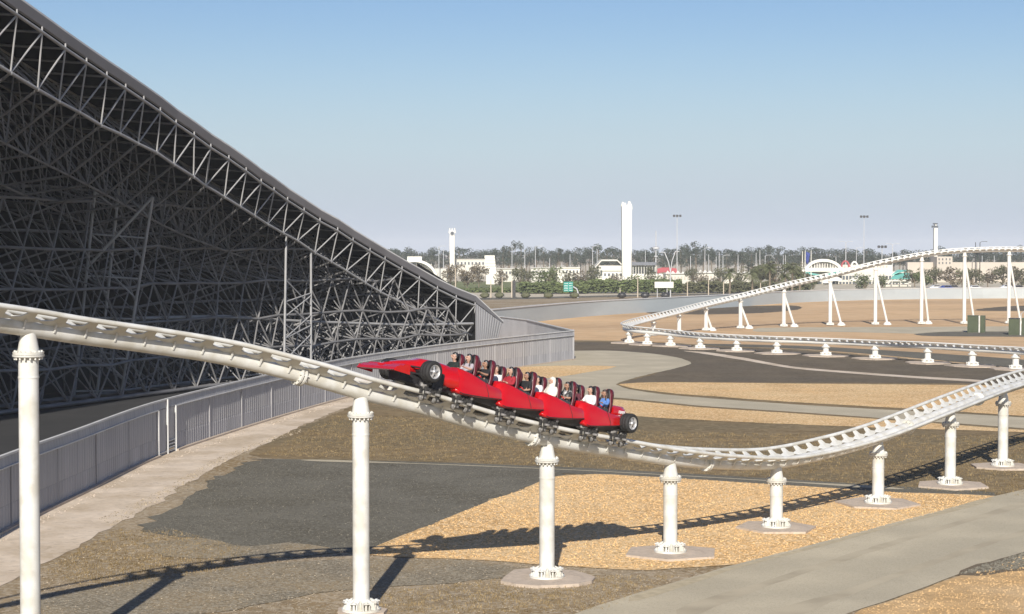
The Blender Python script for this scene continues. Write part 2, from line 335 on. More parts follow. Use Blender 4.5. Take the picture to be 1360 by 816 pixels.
patch('asphalt_path', [(700, 860), (760, 818), (880, 779), (980, 750), (1080, 724), (1200, 692), (1325, 659), (1360, 651), (1500, 625), (1560, 690), (1360, 734), (1270, 765), (1190, 795), (1110, 822), (1050, 870)], M_asphalt, 0.06, label='wide grey asphalt path in the foreground')
patch('tyre_marks', [(900, 812), (1020, 772), (1150, 730), (1290, 688), (1400, 656), (1400, 660), (1290, 693), (1150, 737), (1020, 780), (905, 822)], M_worn, 0.12, label='worn wheel track on the asphalt path, far side')
patch('tyre_marks', [(1010, 822), (1120, 786), (1230, 748), (1330, 714), (1420, 688), (1420, 692), (1330, 720), (1230, 755), (1120, 795), (1020, 830)], M_worn, 0.12, label='worn wheel track on the asphalt path, near side')
patch('edge_line', [(835, 797), (980, 752.5), (1080, 726.5), (1200, 694), (1318, 662), (1318, 665), (1200, 697), (1080, 730), (980, 756), (835, 800.5)], M_line, 0.05, label='pale edge line of the asphalt path')
patch('sand_bank', [(1060, 880), (1112, 824), (1190, 797), (1270, 767), (1360, 738), (1560, 695), (1700, 900)], M_sand, 0.25, label='yellow sand bank below the path')
patch('dark_verge', [(1272, 765), (1300, 752), (1362, 734), (1420, 722), (1420, 748), (1360, 757), (1310, 766)], M_dark, 0.35, label='dark stony verge of the asphalt path')
# hall floor inside the canopy building
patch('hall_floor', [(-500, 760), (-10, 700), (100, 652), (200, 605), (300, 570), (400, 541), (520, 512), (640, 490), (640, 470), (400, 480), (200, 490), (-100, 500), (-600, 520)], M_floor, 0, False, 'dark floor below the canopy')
# ---------------------------------------------------------------- coaster track
class Path:
    def __init__(s, ctl, step=0.25):
        P = [W(c[0], c[1], c[2]) for c in ctl]
        fine = catmull(P, 24)
        key = [fine[i * 24] for i in range(len(P))]
        s.p = resample(fine, step); s.step = step; s.n = len(s.p)
        kd = []; j = 0                      # arc position of each control point -> bank table
        for k, q in enumerate(key):
            j = min(range(s.n), key=lambda i: (s.p[i] - q).length_squared); kd.append((j * step, ctl[k][3]))
        s.bank = kd; s.len = (s.n - 1) * step
    def pos(s, a):
        a = max(0, min(s.len - 1e-4, a)); i = int(a / s.step); t = a / s.step - i
        return s.p[i].lerp(s.p[i + 1], t)
    def frame(s, a):                        # matrix with x = along, y = right (lateral), z = up
        T = (s.pos(a + 0.6) - s.pos(a - 0.6)).normalized()
        Lr = T.cross(Vector((0, 0, 1))).normalized(); U = Lr.cross(T).normalized()
        b = R(interp(a, s.bank)); Lb = Lr * math.cos(b) - U * math.sin(b); Ub = U * math.cos(b) + Lr * math.sin(b)
        M = Matrix.Identity(4)
        for i in range(3): M[i][0], M[i][1], M[i][2] = T[i], Lb[i], Ub[i]
        M.translation = s.pos(a); return M
    def at_px(s, px, a0=0, a1=None):        # arc position whose point projects to a photo column
        a1 = s.len if a1 is None else a1; best = None; a = a0
        while a <= a1:
            p = s.pos(a); q = 680 + F * p.x / p.y
            if best is None or abs(q - px) < best[0]: best = (abs(q - px), a)
            a += 0.1
        return best[1]
RAIL_V, RAIL_U, SPINE_R = 0.40, 0.60, 0.22
near = Path([(-420, 384, 37.0, 0), (-200, 406, 40.8, 0), (0, 430.5, 44.6, 0), (100, 445.5, 46.5, 0), (200, 459, 48.4, 0), (300, 475, 50.2, 0), (400, 499, 51.8, 0), (477, 521, 53.2, 0),
             (560, 542, 54.9, 0), (640, 565, 56.7, 0), (725, 584, 58.7, 0), (800, 597, 60.8, 1), (890, 610.5, 63.7, 4), (960, 616, 66.4, 8), (1032, 615.5, 69.6, 13),
             (1100, 602, 72.8, 17), (1168, 582, 76.3, 19), (1264, 544, 82.5, 20), (1333, 518, 89.5, 19), (1400, 499, 97, 18), (1500, 478, 108, 14), (1680, 452, 130, 8)])
far = Path([(2000, 372, 300, -6), (1700, 346, 285, -10), (1500, 336, 276, -12), (1360, 333, 270, -12), (1281, 334.5, 268, -12), (1225, 340.5, 267, -12), (1163, 352.5, 265, -12), (1104, 367.5, 263, -12), (1043, 381.5, 258, -14),
            (985, 396, 252, -16), (938, 407, 245, -18), (901, 416.5, 237, -20), (870, 424, 231, -22), (848, 429.5, 226, -24), (834, 433.5, 221, -24), (829, 436.5, 217, -24), (833, 438.5, 213, -22),
            (848, 440.5, 209.5, -18), (892, 444.5, 205, -14), (936, 448.5, 199, -10), (981, 451, 194.5, -8), (1033, 453, 190, -6), (1093, 455, 186, -4), (1164, 458, 180.5, -4), (1234, 461, 173.5, -4), (1298, 465, 168.5, -6), (1353, 468.5, 164, -10), (1440, 474, 156, -10), (1640, 488, 143, -8)], 0.5)

def tie_mesh(mb, M, lod=0):
    def P(x, y, z): return M @ Vector((x, y, z))
    if lod:
        for sg in (1, -1):
            mb.plate([P(-0.15, sg * 0.6, RAIL_V - 0.03), P(0.15, sg * 0.6, RAIL_V - 0.03), P(0.22, sg * 0.35, 0.26), P(-0.22, sg * 0.35, 0.26)][::sg], 0.04)
            mb.plate([P(-0.36, sg * 0.34, 0.255), P(0.36, sg * 0.34, 0.255), P(0.36, sg * 0.16, 0.15), P(-0.36, sg * 0.16, 0.15)][::sg], 0.04)
        return
    for sg in (1, -1):
        a = [P(-0.11, sg * 0.6, RAIL_V - 0.02), P(0.11, sg * 0.6, RAIL_V - 0.02), P(0.21, sg * 0.36, 0.25), P(-0.21, sg * 0.36, 0.25)]
        b = [P(-0.21, sg * 0.36, 0.25), P(0.21, sg * 0.36, 0.25), P(0.485, sg * 0.30, 0.215), P(0.485, sg * 0.22, 0.17), P(0.24, sg * 0.17, 0.14), P(-0.24, sg * 0.17, 0.14), P(-0.485, sg * 0.22, 0.17), P(-0.485, sg * 0.30, 0.215)]
        mb.plate(a[::sg], 0.03); mb.plate(b[::sg], 0.03)
        g = [P(-0.03, sg * 0.30, 0.185), P(0.03, sg * 0.30, 0.185), P(0.02, sg * 0.235, -0.04), P(-0.02, sg * 0.235, -0.04)]
        mb.plate(g[::sg], 0.02)

def make_track(path, label, group, tie_a0, tie_a1, tie_step, nparts_from_end=None, mt=None, lod=0, sub=1):
    root = thing('coaster_track', path.pos(path.len / 2), label, 'roller coaster track', group)
    base = root.location.copy()
    fr = []; a = 0.0
    while a <= path.len: fr.append(path.frame(a)); a += path.step * sub
    MB().tube([m.translation for m in fr], SPINE_R, 16 if not lod else 10).build('spine_tube', mt, root, base)
    for sg in (1, -1):
        MB().tube([m @ Vector((0, sg * RAIL_U, RAIL_V)) for m in fr], 0.072, 10 if not lod else 6).build('rail', mt, root, base)
    pos = []; a = tie_a0
    while a <= tie_a1: pos.append(a); a += tie_step
    if nparts_from_end is not None: single, rest = pos[-nparts_from_end:], pos[:-nparts_from_end]
    else: single, rest = pos, []
    m0 = MB(); tie_mesh(m0, Matrix.Identity(4), lod); first = None
    for a in single:
        if first is None: t = first = m0.build('tie', mt, root)
        else: t = first.copy(); COL.objects.link(t); t.parent = root
        M = path.frame(a); M.translation -= base; t.matrix_local = M
    if rest:
        mr = MB()
        for a in rest: tie_mesh(mr, path.frame(a), lod)
        o = mr.build('ties', mt, root, base); o['kind'] = 'stuff'
    # bolted joints in the spine
    return root, base, fr
near_root, nb, _ = make_track(near, 'white tubular track dipping across the foreground and carrying the red train', 'coaster track', near.at_px(-60), near.at_px(1400), 0.98, None, M_white)
far_root, fb, _ = make_track(far, 'far white track looping down from the right and back below the desert', 'coaster track', far.at_px(1400, 0, far.len * 0.45), far.len - 18, 1.0, 100, M_whitefar, 1)
for px in (398, 708, 938, 1207, 1300):      # spine joint collars
    a = near.at_px(px); M = near.frame(a); mb = MB()
    for dx in (-0.09, 0.03): mb.cyl(M @ Vector((dx, 0, 0)), M @ Vector((dx + 0.06, 0, 0)), 0.31, None, 20)
    for k in range(10):
        t = 2 * math.pi * k / 10; c = Vector((0, 0.275 * math.cos(t), 0.275 * math.sin(t)))
        mb.cyl(M @ (c + Vector((-0.15, 0, 0))), M @ (c + Vector((0.15, 0, 0))), 0.022, None, 6)
    mb.build('joint_collar', M_white, near_root, nb)

M = near.frame(near.at_px(520))
MB().tube([M @ Vector(q) for q in ((-0.1, -0.1, 0.2), (0.12, -0.15, 0.56), (0.2, -0.15, 0.62), (0.5, -0.15, 0.64))], 0.065, 8).build('sensor_bracket', M_white, near_root, nb)
def octagon(c, rx, ry, rot, n, irr=0.12, seed=0):
    rnd = random.Random(seed); q = []
    for k in range(n):
        t = 2 * math.pi * k / n + rot; s_ = 1 + rnd.uniform(-irr, irr); q.append((c[0] + rx * s_ * math.cos(t), c[1] + ry * s_ * math.sin(t)))
    return q
def support(path, px, label, group, a0=0, a1=None, rad=0.25, mt=None, pad=1.9, tall=True, lean=None, padn=6, seed=0, hi=True):
    a = path.at_px(px, a0, a1); M = path.frame(a); top = M.translation.copy()
    gx = Vector((top.x, top.y, 0)); root = thing('track_support', gx, label, 'support column', group)
    n = 24 if hi else 12; h = top.z - SPINE_R
    capz = h - (0.50 if tall else 0.28)
    sh = MB().lathe([(rad, 0.06), (rad, capz)], gx, n, caps=False)
    if hi:
        for zz in (capz - 0.52,): sh.lathe([(rad + 0.012, zz - 0.02), (rad + 0.012, zz + 0.02)], gx, n, caps=True)
    sh.build('column', mt, root, gx)
    fl = MB().lathe([(rad + 0.14, capz), (rad + 0.15, capz + 0.05)], gx, n).lathe([(rad + 0.13, capz + 0.058), (rad + 0.14, capz + 0.12)], gx, n)
    if hi:
        for k in range(16):
            t = 2 * math.pi * k / 16; c = gx + Vector((math.cos(t), math.sin(t), 0)) * (rad + 0.085)
            fl.cyl(c + Vector((0, 0, capz - 0.075)), c + Vector((0, 0, capz + 0.16)), 0.026, None, 6)
    fl.build('bolt_flange', mt, root, gx)
    # saddle: from the flange circle to a patch on the tube
    secs = []; X = M.col[0].to_3d(); X.z = 0; X.normalize(); Y = Vector((-X.y, X.x, 0))
    for t in (0, 0.35, 0.7, 1.0):
        q = []
        for k in range(n):
            u = 2 * math.pi * k / n; r = lerp(rad + 0.02, 0.2, t)
            p = gx + X * math.cos(u) * lerp(rad + 0.02, 0.20, t) + Y * math.sin(u) * lerp(rad + 0.02, 0.17, t)
            p.z = lerp(capz + 0.12, h + 0.12, t); p += (M.col[0].to_3d() * 0) ; q.append(p)
        secs.append(q)
    MB().loft(secs).build('saddle', mt, root, gx)
    bs = MB().lathe([(rad + 0.33, 0.10), (rad + 0.33, 0.16)], gx, n).lathe([(rad + 0.05, 0.16), (rad + 0.05, 0.42)], gx, n)
    for k in range(8):
        t = 2 * math.pi * (k + 0.5) / 8; d = Vector((math.cos(t), math.sin(t), 0)); e = Vector((-d.y, d.x, 0)) * 0.1
        for s2 in (1, -1):
            b0 = gx + d * (rad + 0.01) + e * s2
            bs.plate([b0 + Vector((0, 0, 0.16)), b0 + d * 0.27 + Vector((0, 0, 0.16)), b0 + d * 0.22 + Vector((0, 0, 0.34)), b0 + Vector((0, 0, 0.46))], 0.025)
        c = gx + d * (rad + 0.22)
        bs.cyl(c + Vector((0, 0, 0.1)), c + Vector((0, 0, 0.40)), 0.04, None, 6)
        bs.plate([c - e + d * 0.08 + Vector((0, 0, 0.36)), c + e + d * 0.08 + Vector((0, 0, 0.36)), c + e - d * 0.16 + Vector((0, 0, 0.36)), c - e - d * 0.16 + Vector((0, 0, 0.36))], 0.025)
    bs.build('base_plate', mt, root, gx)
    if pad:
        q = octagon(gx, pad, pad, 0.4 + seed * 0.7, padn, 0.12, seed); MB().prism(q, -0.1, 0.10).build('footing', M_pad, root, gx)
    if lean:
        p0 = gx + Vector((lean[0], lean[1], 0)); p1 = Vector((gx.x, gx.y, h - 0.7))
        MB().cyl(p0 + Vector((0, 0, 0.1)), p1, rad * 0.62, None, 12).lathe([(0.6, 0.0), (0.6, 0.15), (0.3, 0.45)], p0, 12).build('brace', mt, root, gx)
    return root
gN = 'columns under the near track'
for i, (px, lab) in enumerate([(38, 'tall white column at the left edge before the grey fence'), (477, 'tall white column left of the red train, foot at the bottom edge'), (727, 'white column below the middle of the red train, standing in its shadow'),
                    (891, 'white column at the lowest dip, right of the train, on a pinkish slab'), (1032, 'white column on the golden gravel, second to the right of the train'), (1168, 'white column on a slab touching the path edge, third right of the train'),
                    (1264, 'white column right of the path end, fourth right of the train'), (1334, 'white column nearest the right edge under the rising track')]):
    support(near, px, lab, gN, mt=M_white, pad=[1.7, 0.75, 1.55, 1.75, 1.7, 1.65, 1.7, 1.6][i], padn=[8, 8, 14, 6, 6, 6, 6, 7][i], seed=i)
gL = 'short supports of the far lower track'
mid = far.at_px(829, far.len * 0.3, far.len * 0.8)
names = ['at the tip of the turn', 'second along from the turn', 'third along from the turn', 'fourth along from the turn', 'fifth along from the turn', 'sixth along from the turn', 'seventh along from the turn, mid field', 'eighth along from the turn', 'ninth along from the turn', 'second from the right edge', 'nearest the right edge, behind the near track']
for i, px in enumerate((836, 860, 891, 930, 979, 1032, 1097, 1163, 1233, 1292, 1350)):
    support(far, px, 'stubby white support of the lower far track, ' + names[i], gL, mid, far.len, 0.30, M_whitefar, 2.4, False, None, 8, i, False)
gU = 'braced supports of the far upper track'
names = ['short, right behind the turn', 'short, second behind the turn', 'short, third behind the turn', 'lowest with a brace', 'second lowest with a brace', 'third in the climbing row', 'left of the teal canopy', 'below the start of the crest', 'behind the green cabinet', 'at the right edge behind a cabinet']
for i, (px, ln) in enumerate(((868, None), (902, None), (938, (0.9, 0.6)), (984, (1.3, 0.6)), (1041, (1.6, 0.6)), (1103, (1.7, 0.4)), (1163, (1.9, 0.6)), (1224, (1.5, 2.0)), (1281, (1.9, 1.5)), (1340, (2.2, 1.5)))):
    support(far, px, 'white support of the upper far track, ' + names[i], gU, 0, mid, 0.27, M_whitefar, 0, i > 3, ln, 8, i, False)

# ---------------------------------------------------------------- grey sheet fence with its gate
def fence_line(px): return [G(p[0], p[1]) for p in px]
FP = resample(catmull(fence_line([(-330, 900), (-120, 775), (0, 708), (100, 659.5), (200, 611), (300, 576), (400, 545), (470, 526), (560, 508), (640, 495), (762, 478)]), 20), 0.1)
def strip(mb, pts, z0, z1, off0=0.0, off1=0.0, corr=0.0, per=0.3):
    n = len(pts); vs = []
    for i, p in enumerate(pts):
        t = (pts[min(i + 1, n - 1)] - pts[max(i - 1, 0)]).normalized(); nn = Vector((t.y, -t.x, 0))
        k = (i % 4); c = corr * (1 if k in (1, 2) else 0)
        vs += [p + nn * (off0 + c) + Vector((0, 0, z0)), p + nn * (off1 + c) + Vector((0, 0, z1))]
    mb.add(vs, [(2 * i, 2 * i + 2, 2 * i + 3, 2 * i + 1) for i in range(n - 1)]); return mb
def rail_along(mb, pts, z, wdt, hgt, off=0.0, step=8):
    q = pts[::step] + [pts[-1]]; n = len(q); secs = []
    for i, p in enumerate(q):
        t = (q[min(i + 1, n - 1)] - q[max(i - 1, 0)]).normalized(); nn = Vector((t.y, -t.x, 0))
        secs.append([p + nn * (off + a) + Vector((0, 0, z + b)) for a, b in ((-wdt / 2, -hgt / 2), (wdt / 2, -hgt / 2), (wdt / 2, hgt / 2), (-wdt / 2, hgt / 2))])
    return mb.loft(secs, True, True, False)
gi = [min(range(len(FP)), key=lambda i: abs(680 + F * FP[i].x / FP[i].y - px)) for px in (207, 230)]
fr = thing('sheet_fence', FP[len(FP) // 2], 'long grey corrugated metal fence with a white top rail along the hall', 'fence')
fo = fr.location.copy()
for seg, (i0, i1) in enumerate(((0, gi[0]), (gi[1], len(FP) - 1))):
    q = FP[i0:i1 + 1]
    strip(MB(), q, 0.95, 2.42, 0, 0, 0.035).build('sheet_panel', M_fence, fr, fo)
    strip(MB(), q, 0.0, 0.95, 0.012, 0.012, 0.035).build('lower_strip', M_fencelow, fr, fo)  # bottom part of the fence in a darker grey
    strip(MB(), q, 2.46, 2.88, 0.07, 0.02, 0.012).build('top_band', M_fence, fr, fo)
    rail_along(MB(), q, 2.90, 0.16, 0.08, 0.02).build('top_rail', M_fencetop, fr, fo)
    rail_along(MB(), q, 2.44, 0.07, 0.05, 0.09).build('mid_rail', M_fencetop, fr, fo)
    rail_along(MB(), q, 0.05, 0.22, 0.12, 0.14).build('kerb', M_pad, fr, fo)
    a = 0
    post0 = None
    while a < len(q):
        p = q[a]; t = (q[min(a + 1, len(q) - 1)] - q[max(a - 1, 0)]).normalized()
        if post0 is None: post0 = MB().box((0, 0, 1.21), (0.06, 0.05, 2.42)).build('post', M_fence, fr)
        else:
            c = post0.copy(); COL.objects.link(c); c.parent = fr; post0 = c
        ang = math.atan2(t.y, t.x); nn = Vector((t.y, -t.x, 0))
        post0.location = p + nn * 0.05 - fo; post0.rotation_euler = (0, 0, ang); a += 62
# return wall at the fence end
E = FP[-1]; RW = resample([E, W(700, 452, 208), W(640, 452, 226)], 0.1)
for p in RW: p.z = 0
rr = thing('sheet_fence', E, 'pale short return fence behind the end of the grey fence', 'fence')
strip(MB(), RW, 0, 2.85, 0, 0, 0.02).build('sheet_panel', M_gable, rr, E); rail_along(MB(), RW, 2.9, 0.2, 0.09, 0).build('top_rail', M_fencetop, rr, E)
MB().cyl(E, E + Vector((0, 0, 3.0)), 0.09, None, 10).build('post', M_fence, rr, E)
# gate
g0, g1 = FP[gi[0]], FP[gi[1]]; gt = thing('fence_gate', (g0 + g1) / 2, 'narrow grey metal gate with white posts set into the fence', 'gate'); go = gt.location.copy()
gd = (g1 - g0).normalized(); gl = (g1 - g0).length; gn = Vector((gd.y, -gd.x, 0)); GR = Matrix.Rotation(math.atan2(gd.y, gd.x), 3, 'Z')
for t in (0.0, 0.52, 1.0): MB().box(g0 + gd * gl * t + gn * 0.1 + Vector((0, 0, 1.45 if t == 0.52 else 1.21)), (0.1, 0.1, 2.9 if t == 0.52 else 2.42), GR).build('gate_post', M_fencetop, gt, go)
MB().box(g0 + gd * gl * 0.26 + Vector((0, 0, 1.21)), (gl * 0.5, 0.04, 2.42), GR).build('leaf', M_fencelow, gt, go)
MB().box(g0 + gd * gl * 0.76 + Vector((0, 0, 1.55)), (gl * 0.46, 0.04, 1.75), GR).build('leaf', M_fence, gt, go)
mb = MB()
for z in (0.12, 0.3, 0.48, 0.66): mb.box(g0 + gd * gl * 0.76 + gn * 0.05 + Vector((0, 0, z)), (gl * 0.46, 0.05, 0.06), GR)
mb.box(g0 + gd * gl * 0.26 + gn * 0.05 + Vector((0, 0, 0.15)), (gl * 0.48, 0.05, 0.06), GR)
mb.build('louvre', M_fencetop, gt, go)
gq = FP[gi[0]:gi[1] + 1]
strip(MB(), gq, 2.46, 2.88, 0.07, 0.02, 0.012).build('top_band', M_fence, gt, go); rail_along(MB(), gq, 2.90, 0.16, 0.08, 0.02, 4).build('top_rail', M_fencetop, gt, go)
# far retaining wall
RW2 = resample(catmull(fence_line([(480, 462), (580, 444), (672, 432), (780, 420.5), (901, 412.5), (980, 407.5), (1060, 402), (1164, 398.5), (1280, 397), (1360, 396.5), (1700, 396), (2100, 396)]), 16), 1.0)
wr = thing('perimeter_wall', RW2[len(RW2) // 2], 'long pale grey wall across the desert behind the far track', 'wall'); wo = wr.location.copy()
rail_along(MB(), RW2, 1.2, 0.5, 2.4, 0, 3).build('wall', M_conc, wr, wo); rail_along(MB(), RW2, 2.47, 0.7, 0.14, 0, 3).build('coping', M_fencetop, wr, wo)
# ---------------------------------------------------------------- canopy building with its space frame
TOPN = [(22.6, 20), (56, 43), (87, 65), (115, 84), (142, 102), (167, 118), (191, 134), (213, 149), (234, 165), (258, 181), (280, 197), (304, 212), (327, 228), (347, 243), (364, 254), (382, 267), (404, 281), (425, 294.5), (448.5, 307), (469, 320.5), (491.5, 334), (511.5, 345.5), (534, 358.5), (557, 371), (581, 384.5), (606, 396.5), (631, 406)]
BOTN = [(14, 97), (50, 119), (78, 135), (105, 149), (134, 167), (159, 178), (183, 191), (208, 203), (231, 219), (257, 235), (273, 247), (298, 262), (319, 275), (338, 287), (355, 298), (376, 310), (395, 320), (418, 336), (439.5, 348), (460, 360), (485, 376), (504.5, 388), (527, 399), (555, 413), (580, 425), (605, 437), (628, 446)]
def dt(i): return lerp(101, 178, i / 26.0)
T0 = [W(p[0], p[1], dt(i)) for i, p in enumerate(TOPN)]; B0 = [W(p[0], p[1], dt(i) + 0.6) for i, p in enumerate(BOTN)]
NX = 26                                      # the edge goes on out of frame at the upper left
NLAT = 19                                    # lattice is built from this node on, the deck from the first
for k in range(NX):
    T0.insert(0, T0[0] + (T0[0] - T0[1])); B0.insert(0, B0[0] + (B0[0] - B0[1]))
NE = len(T0)
hall = thing('canopy_hall', Vector((-20, 140, 0)), 'huge dark canopy building with a sloping roof edge on exposed white steel trusses', 'building'); HO = hall.location.copy()
S_IN, NJ = 4.6, 7
def perp(k):
    t = T0[min(k + 2, NE - 1)] - T0[max(k - 2, 0)]; t.z = 0; t.normalize(); return Vector((-t.y, t.x, 0))
def depth(z): return max(1.2, min(6.5, 0.40 * (z - 1.5)))
Tn = {}; Bn = {}
for k in range(NLAT, NE):
    pv = perp(k)
    for j in range(NJ + 1): Tn[k, j] = T0[k] + pv * (j * S_IN) + Vector((0, 0, 0.35 * j))
for k in range(NLAT, NE):
    for j in range(NJ + 1):
        if k < NE - 1 or j == 0:
            kk = min(k + 1, NE - 1); z = (Tn[k, j].z + Tn[kk, j].z) / 2
            if j == 0: Bn[k, 0] = B0[k]
            else: Bn[k, j] = (Tn[k, j] + T0[kk] + perp(kk) * (j * S_IN) + Vector((0, 0, 0.35 * j))) / 2 + Vector((0, 0, -depth(z) * (1.0 if j > 1 else 0.85)))
            if Bn[k, j].z < 0.3: Bn[k, j].z = 0.3
mb = MB().tube(T0, 0.10, 8); mb.build('top_chord', M_steel, hall, HO)
MB().tube(B0, 0.11, 8).build('bottom_chord', M_steel, hall, HO)
mw = MB()
for k in range(NE):
    mw.cyl(B0[k], T0[k], 0.06, None, 6, False)
    if k < NE - 1: mw.cyl(B0[k], T0[k + 1], 0.06, None, 6, False)
    mw.cyl(T0[k], T0[k] + Vector((0, 0, 0.32)), 0.06, None, 6)
    mw.lathe([(0.05, -0.14), (0.15, 0), (0.05, 0.14)], B0[k], 8)
o = mw.build('edge_web', M_steel, hall, HO)
ms = MB()
for k in range(NLAT, NE):
    for j in range(NJ + 1):
        if (k + 1, j) in Tn and j > 0: ms.cyl(Tn[k, j], Tn[k + 1, j], 0.07, None, 6, False)
        if (k, j + 1) in Tn: ms.cyl(Tn[k, j], Tn[k, j + 1], 0.07, None, 6, False)
        if (k, j) in Bn:
            b = Bn[k, j]
            if j > 0 and (k + 1, j) in Bn: ms.cyl(b, Bn[k + 1, j], 0.085, None, 6, False)
            if (k, j + 1) in Bn: ms.cyl(b, Bn[k, j + 1], 0.085, None, 6, False)
            if j == 0:
                for q in ((k, 1), (k + 1, 1)):
                    if q in Tn: ms.cyl(b, Tn[q], 0.055, None, 6, False)
            else:
                for q in ((k, j), (k + 1, j), (k, j + 1), (k + 1, j + 1)):
                    if q in Tn: ms.cyl(b, Tn[q], 0.055, None, 6, False)
o = ms.build('space_frame', M_steelshade, hall, HO)
# roof deck and edge fascia
BACK = 60.0
vs = []; mdk = MB()
U = [Vector((0, 0, 0.62)), Vector((0, 0, 1.35))]
for k in range(NE):
    pv = perp(k)
    vs += [T0[k] + pv * 0.35 + Vector((0, 0, 0.66)), T0[k] + pv * BACK + Vector((0, 0, 6.5)), T0[k] + pv * BACK + Vector((0, 0, 7.2)), T0[k] + pv * 0.35 + Vector((0, 0, 0.96))]
mdk.add(vs, [(4 * k + a, 4 * k + (a + 1) % 4, 4 * k + 4 + (a + 1) % 4, 4 * k + 4 + a) for k in range(NE - 1) for a in range(4)])
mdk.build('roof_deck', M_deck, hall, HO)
secs = []
for k in range(NE):
    pv = perp(k); t = T0[k] + pv * 0.12
    secs.append([t + Vector((0, 0, 0.30)) - pv * 0.0, t + Vector((0, 0, 0.36)) - pv * 0.12, t + Vector((0, 0, 0.92)) - pv * 0.22, t + Vector((0, 0, 1.0)) + pv * 0.3, t + Vector((0, 0, 0.70)) + pv * 0.3])
tip = W(668, 430, 182); base_s = secs[-1]; 
secs.append([tip + (p - base_s[0]) * 0.25 for p in base_s])
MB().loft(secs, True, True, False).build('fascia', M_fascia, hall, HO)
secs2 = [[p + Vector((0, 0, 0.0)) for p in (s[2] + Vector((0, 0, 0.0)), s[2] + Vector((0, 0, 0.12)), s[3] + Vector((0, 0, 0.1)), s[3])] for s in secs]
MB().loft(secs2, True, True, False).build('edge_trim', M_fencetop, hall, HO)
# ribbed end panel at the low corner
c0 = W(632, 403.5, 178); c1 = W(666, 429.5, 181.5); g0_ = Vector((c0.x, c0.y, 0)); c2 = W(650, 456, 181); g1_ = Vector((c2.x, c2.y, 0))
NR = 11; mg = MB(); mr_ = MB()
for i in range(NR * 2 + 1):
    t = i / (NR * 2)
tops = [c0.lerp(c1, i / NR) for i in range(NR + 1)]
bots = [g0_.lerp(Vector((c1.x - 0.9, c1.y, 0)), i / NR) for i in range(NR + 1)]
for i in range(NR + 1):
    if bots[i].z < 0.0: bots[i].z = 0
for i in range(NR):
    mg.add([bots[i], bots[i + 1], tops[i + 1], tops[i]], [(0, 1, 2, 3)])
mg.build('end_panel', M_gable, hall, HO)
for i in range(NR + 1): mr_.cyl(bots[i] + Vector((0, -0.06, 0)), tops[i] + Vector((0, -0.06, 0)), 0.07, None, 4)
mr_.build('end_ribs', M_fascia, hall, HO)
mg2 = MB(); inner = g0_ + Vector((-6, 4, 0)); mg2.add([g0_, c0 + Vector((0, 0, 0.3)), c0 + Vector((-6, 4, 4)), inner], [(0, 1, 2, 3)]); mg2.build('corner_wall', M_deck, hall, HO)
# lattice facade standing on the floor behind the edge
FAC = resample(catmull([G(*p) for p in ((-420, 640), (-200, 585), (0, 553), (120, 538), (250, 521), (400, 503), (520, 491), (632, 481))], 12), 3.2)
def roofz(p):
    best = min(((p - Vector((Tn[q].x, Tn[q].y, 0))).length, q) for q in Tn if q[1] % 2 == 0)[1]
    return Tn[best].z
mf = MB(); mfh = mf; levels = [0.25, 2.8, 5.4, 8.2, 11.0, 14.2]
nf = len(FAC); pin = perp(24); rf = random.Random(11); node = {}
for lay in (0, 1):
    for i in range(nf):
        p = FAC[i]; rz = roofz(p) - (0.6 if lay else 1.2)
        for li, z in enumerate(levels):
            if z > rz and li > 0: break
            off = (0.5 if (li + lay) % 2 else 0.0); q = p.lerp(FAC[min(i + 1, nf - 1)], off)
            node[lay, i, li] = q + pin * (z * 0.10 + lay * 3.2) + Vector((rf.uniform(-.25, .25), rf.uniform(-.25, .25), (z + (1.2 if lay and li else 0) + rf.uniform(-.2, .2)) if li else 0.25))
def lnk(m, a, b, r):
    if a in node and b in node: m.cyl(node[a], node[b], r, None, 6, False)
for (lay, i, li) in list(node):
    lnk(mfh, (lay, i, li), (lay, i + 1, li), 0.11 if li else 0.16)
    sh = 1 if (li + lay) % 2 else 0
    lnk(mf, (lay, i, li), (lay, i + sh - 1, li + 1), 0.075); lnk(mf, (lay, i, li), (lay, i + sh, li + 1), 0.075)
    if lay == 0:
        lnk(mf, (0, i, li), (1, i, li), 0.07); lnk(mf, (0, i, li), (1, i + 1, li), 0.07); lnk(mf, (0, i, li), (1, i, li + 1), 0.06)
        if rf.random() < 0.5: lnk(mf, (1, i, li), (0, i + 1, li + 1), 0.07)
mf.build('facade_lattice', M_steelshade, hall, HO); 
def deckz(p):
    best = None
    for k in range(NE - 1):
        for f in (0, .25, .5, .75):
            e = T0[k].lerp(T0[k + 1], f); pv = perp(k); v = Vector((p.x - e.x, p.y - e.y, 0)); al = v.dot(pv); off = (v - pv * al).length
            if best is None or off < best[0]: best = (off, e.z + 0.62 + max(0, al) * 5.88 / BACK)
    return best[1] - 0.05
# inner wall with dark glass
IW = [p + perp(24) * 9.0 for p in FAC] ; IW[-1] = FAC[-1] + Vector((-3, 6, 0))
mi = MB(); mi2 = MB(); mi3 = MB()
for i in range(len(IW) - 1):
    a, b = IW[i], IW[i + 1]; za, zb = deckz(a), deckz(b)
    if min(za, zb) < 5.6: break
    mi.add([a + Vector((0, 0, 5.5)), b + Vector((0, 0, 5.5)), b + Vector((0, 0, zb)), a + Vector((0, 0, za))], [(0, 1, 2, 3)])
    mi2.add([a, b, b + Vector((0, 0, 5.5)), a + Vector((0, 0, 5.5))], [(0, 1, 2, 3)])
    mi3.cyl(a - perp(24) * 0.1, a - perp(24) * 0.1 + Vector((0, 0, 5.5)), 0.07, None, 4)
    mi3.cyl(a + Vector((0, 0, 2.7)) - perp(24) * 0.1, b + Vector((0, 0, 2.7)) - perp(24) * 0.1, 0.06, None, 4)
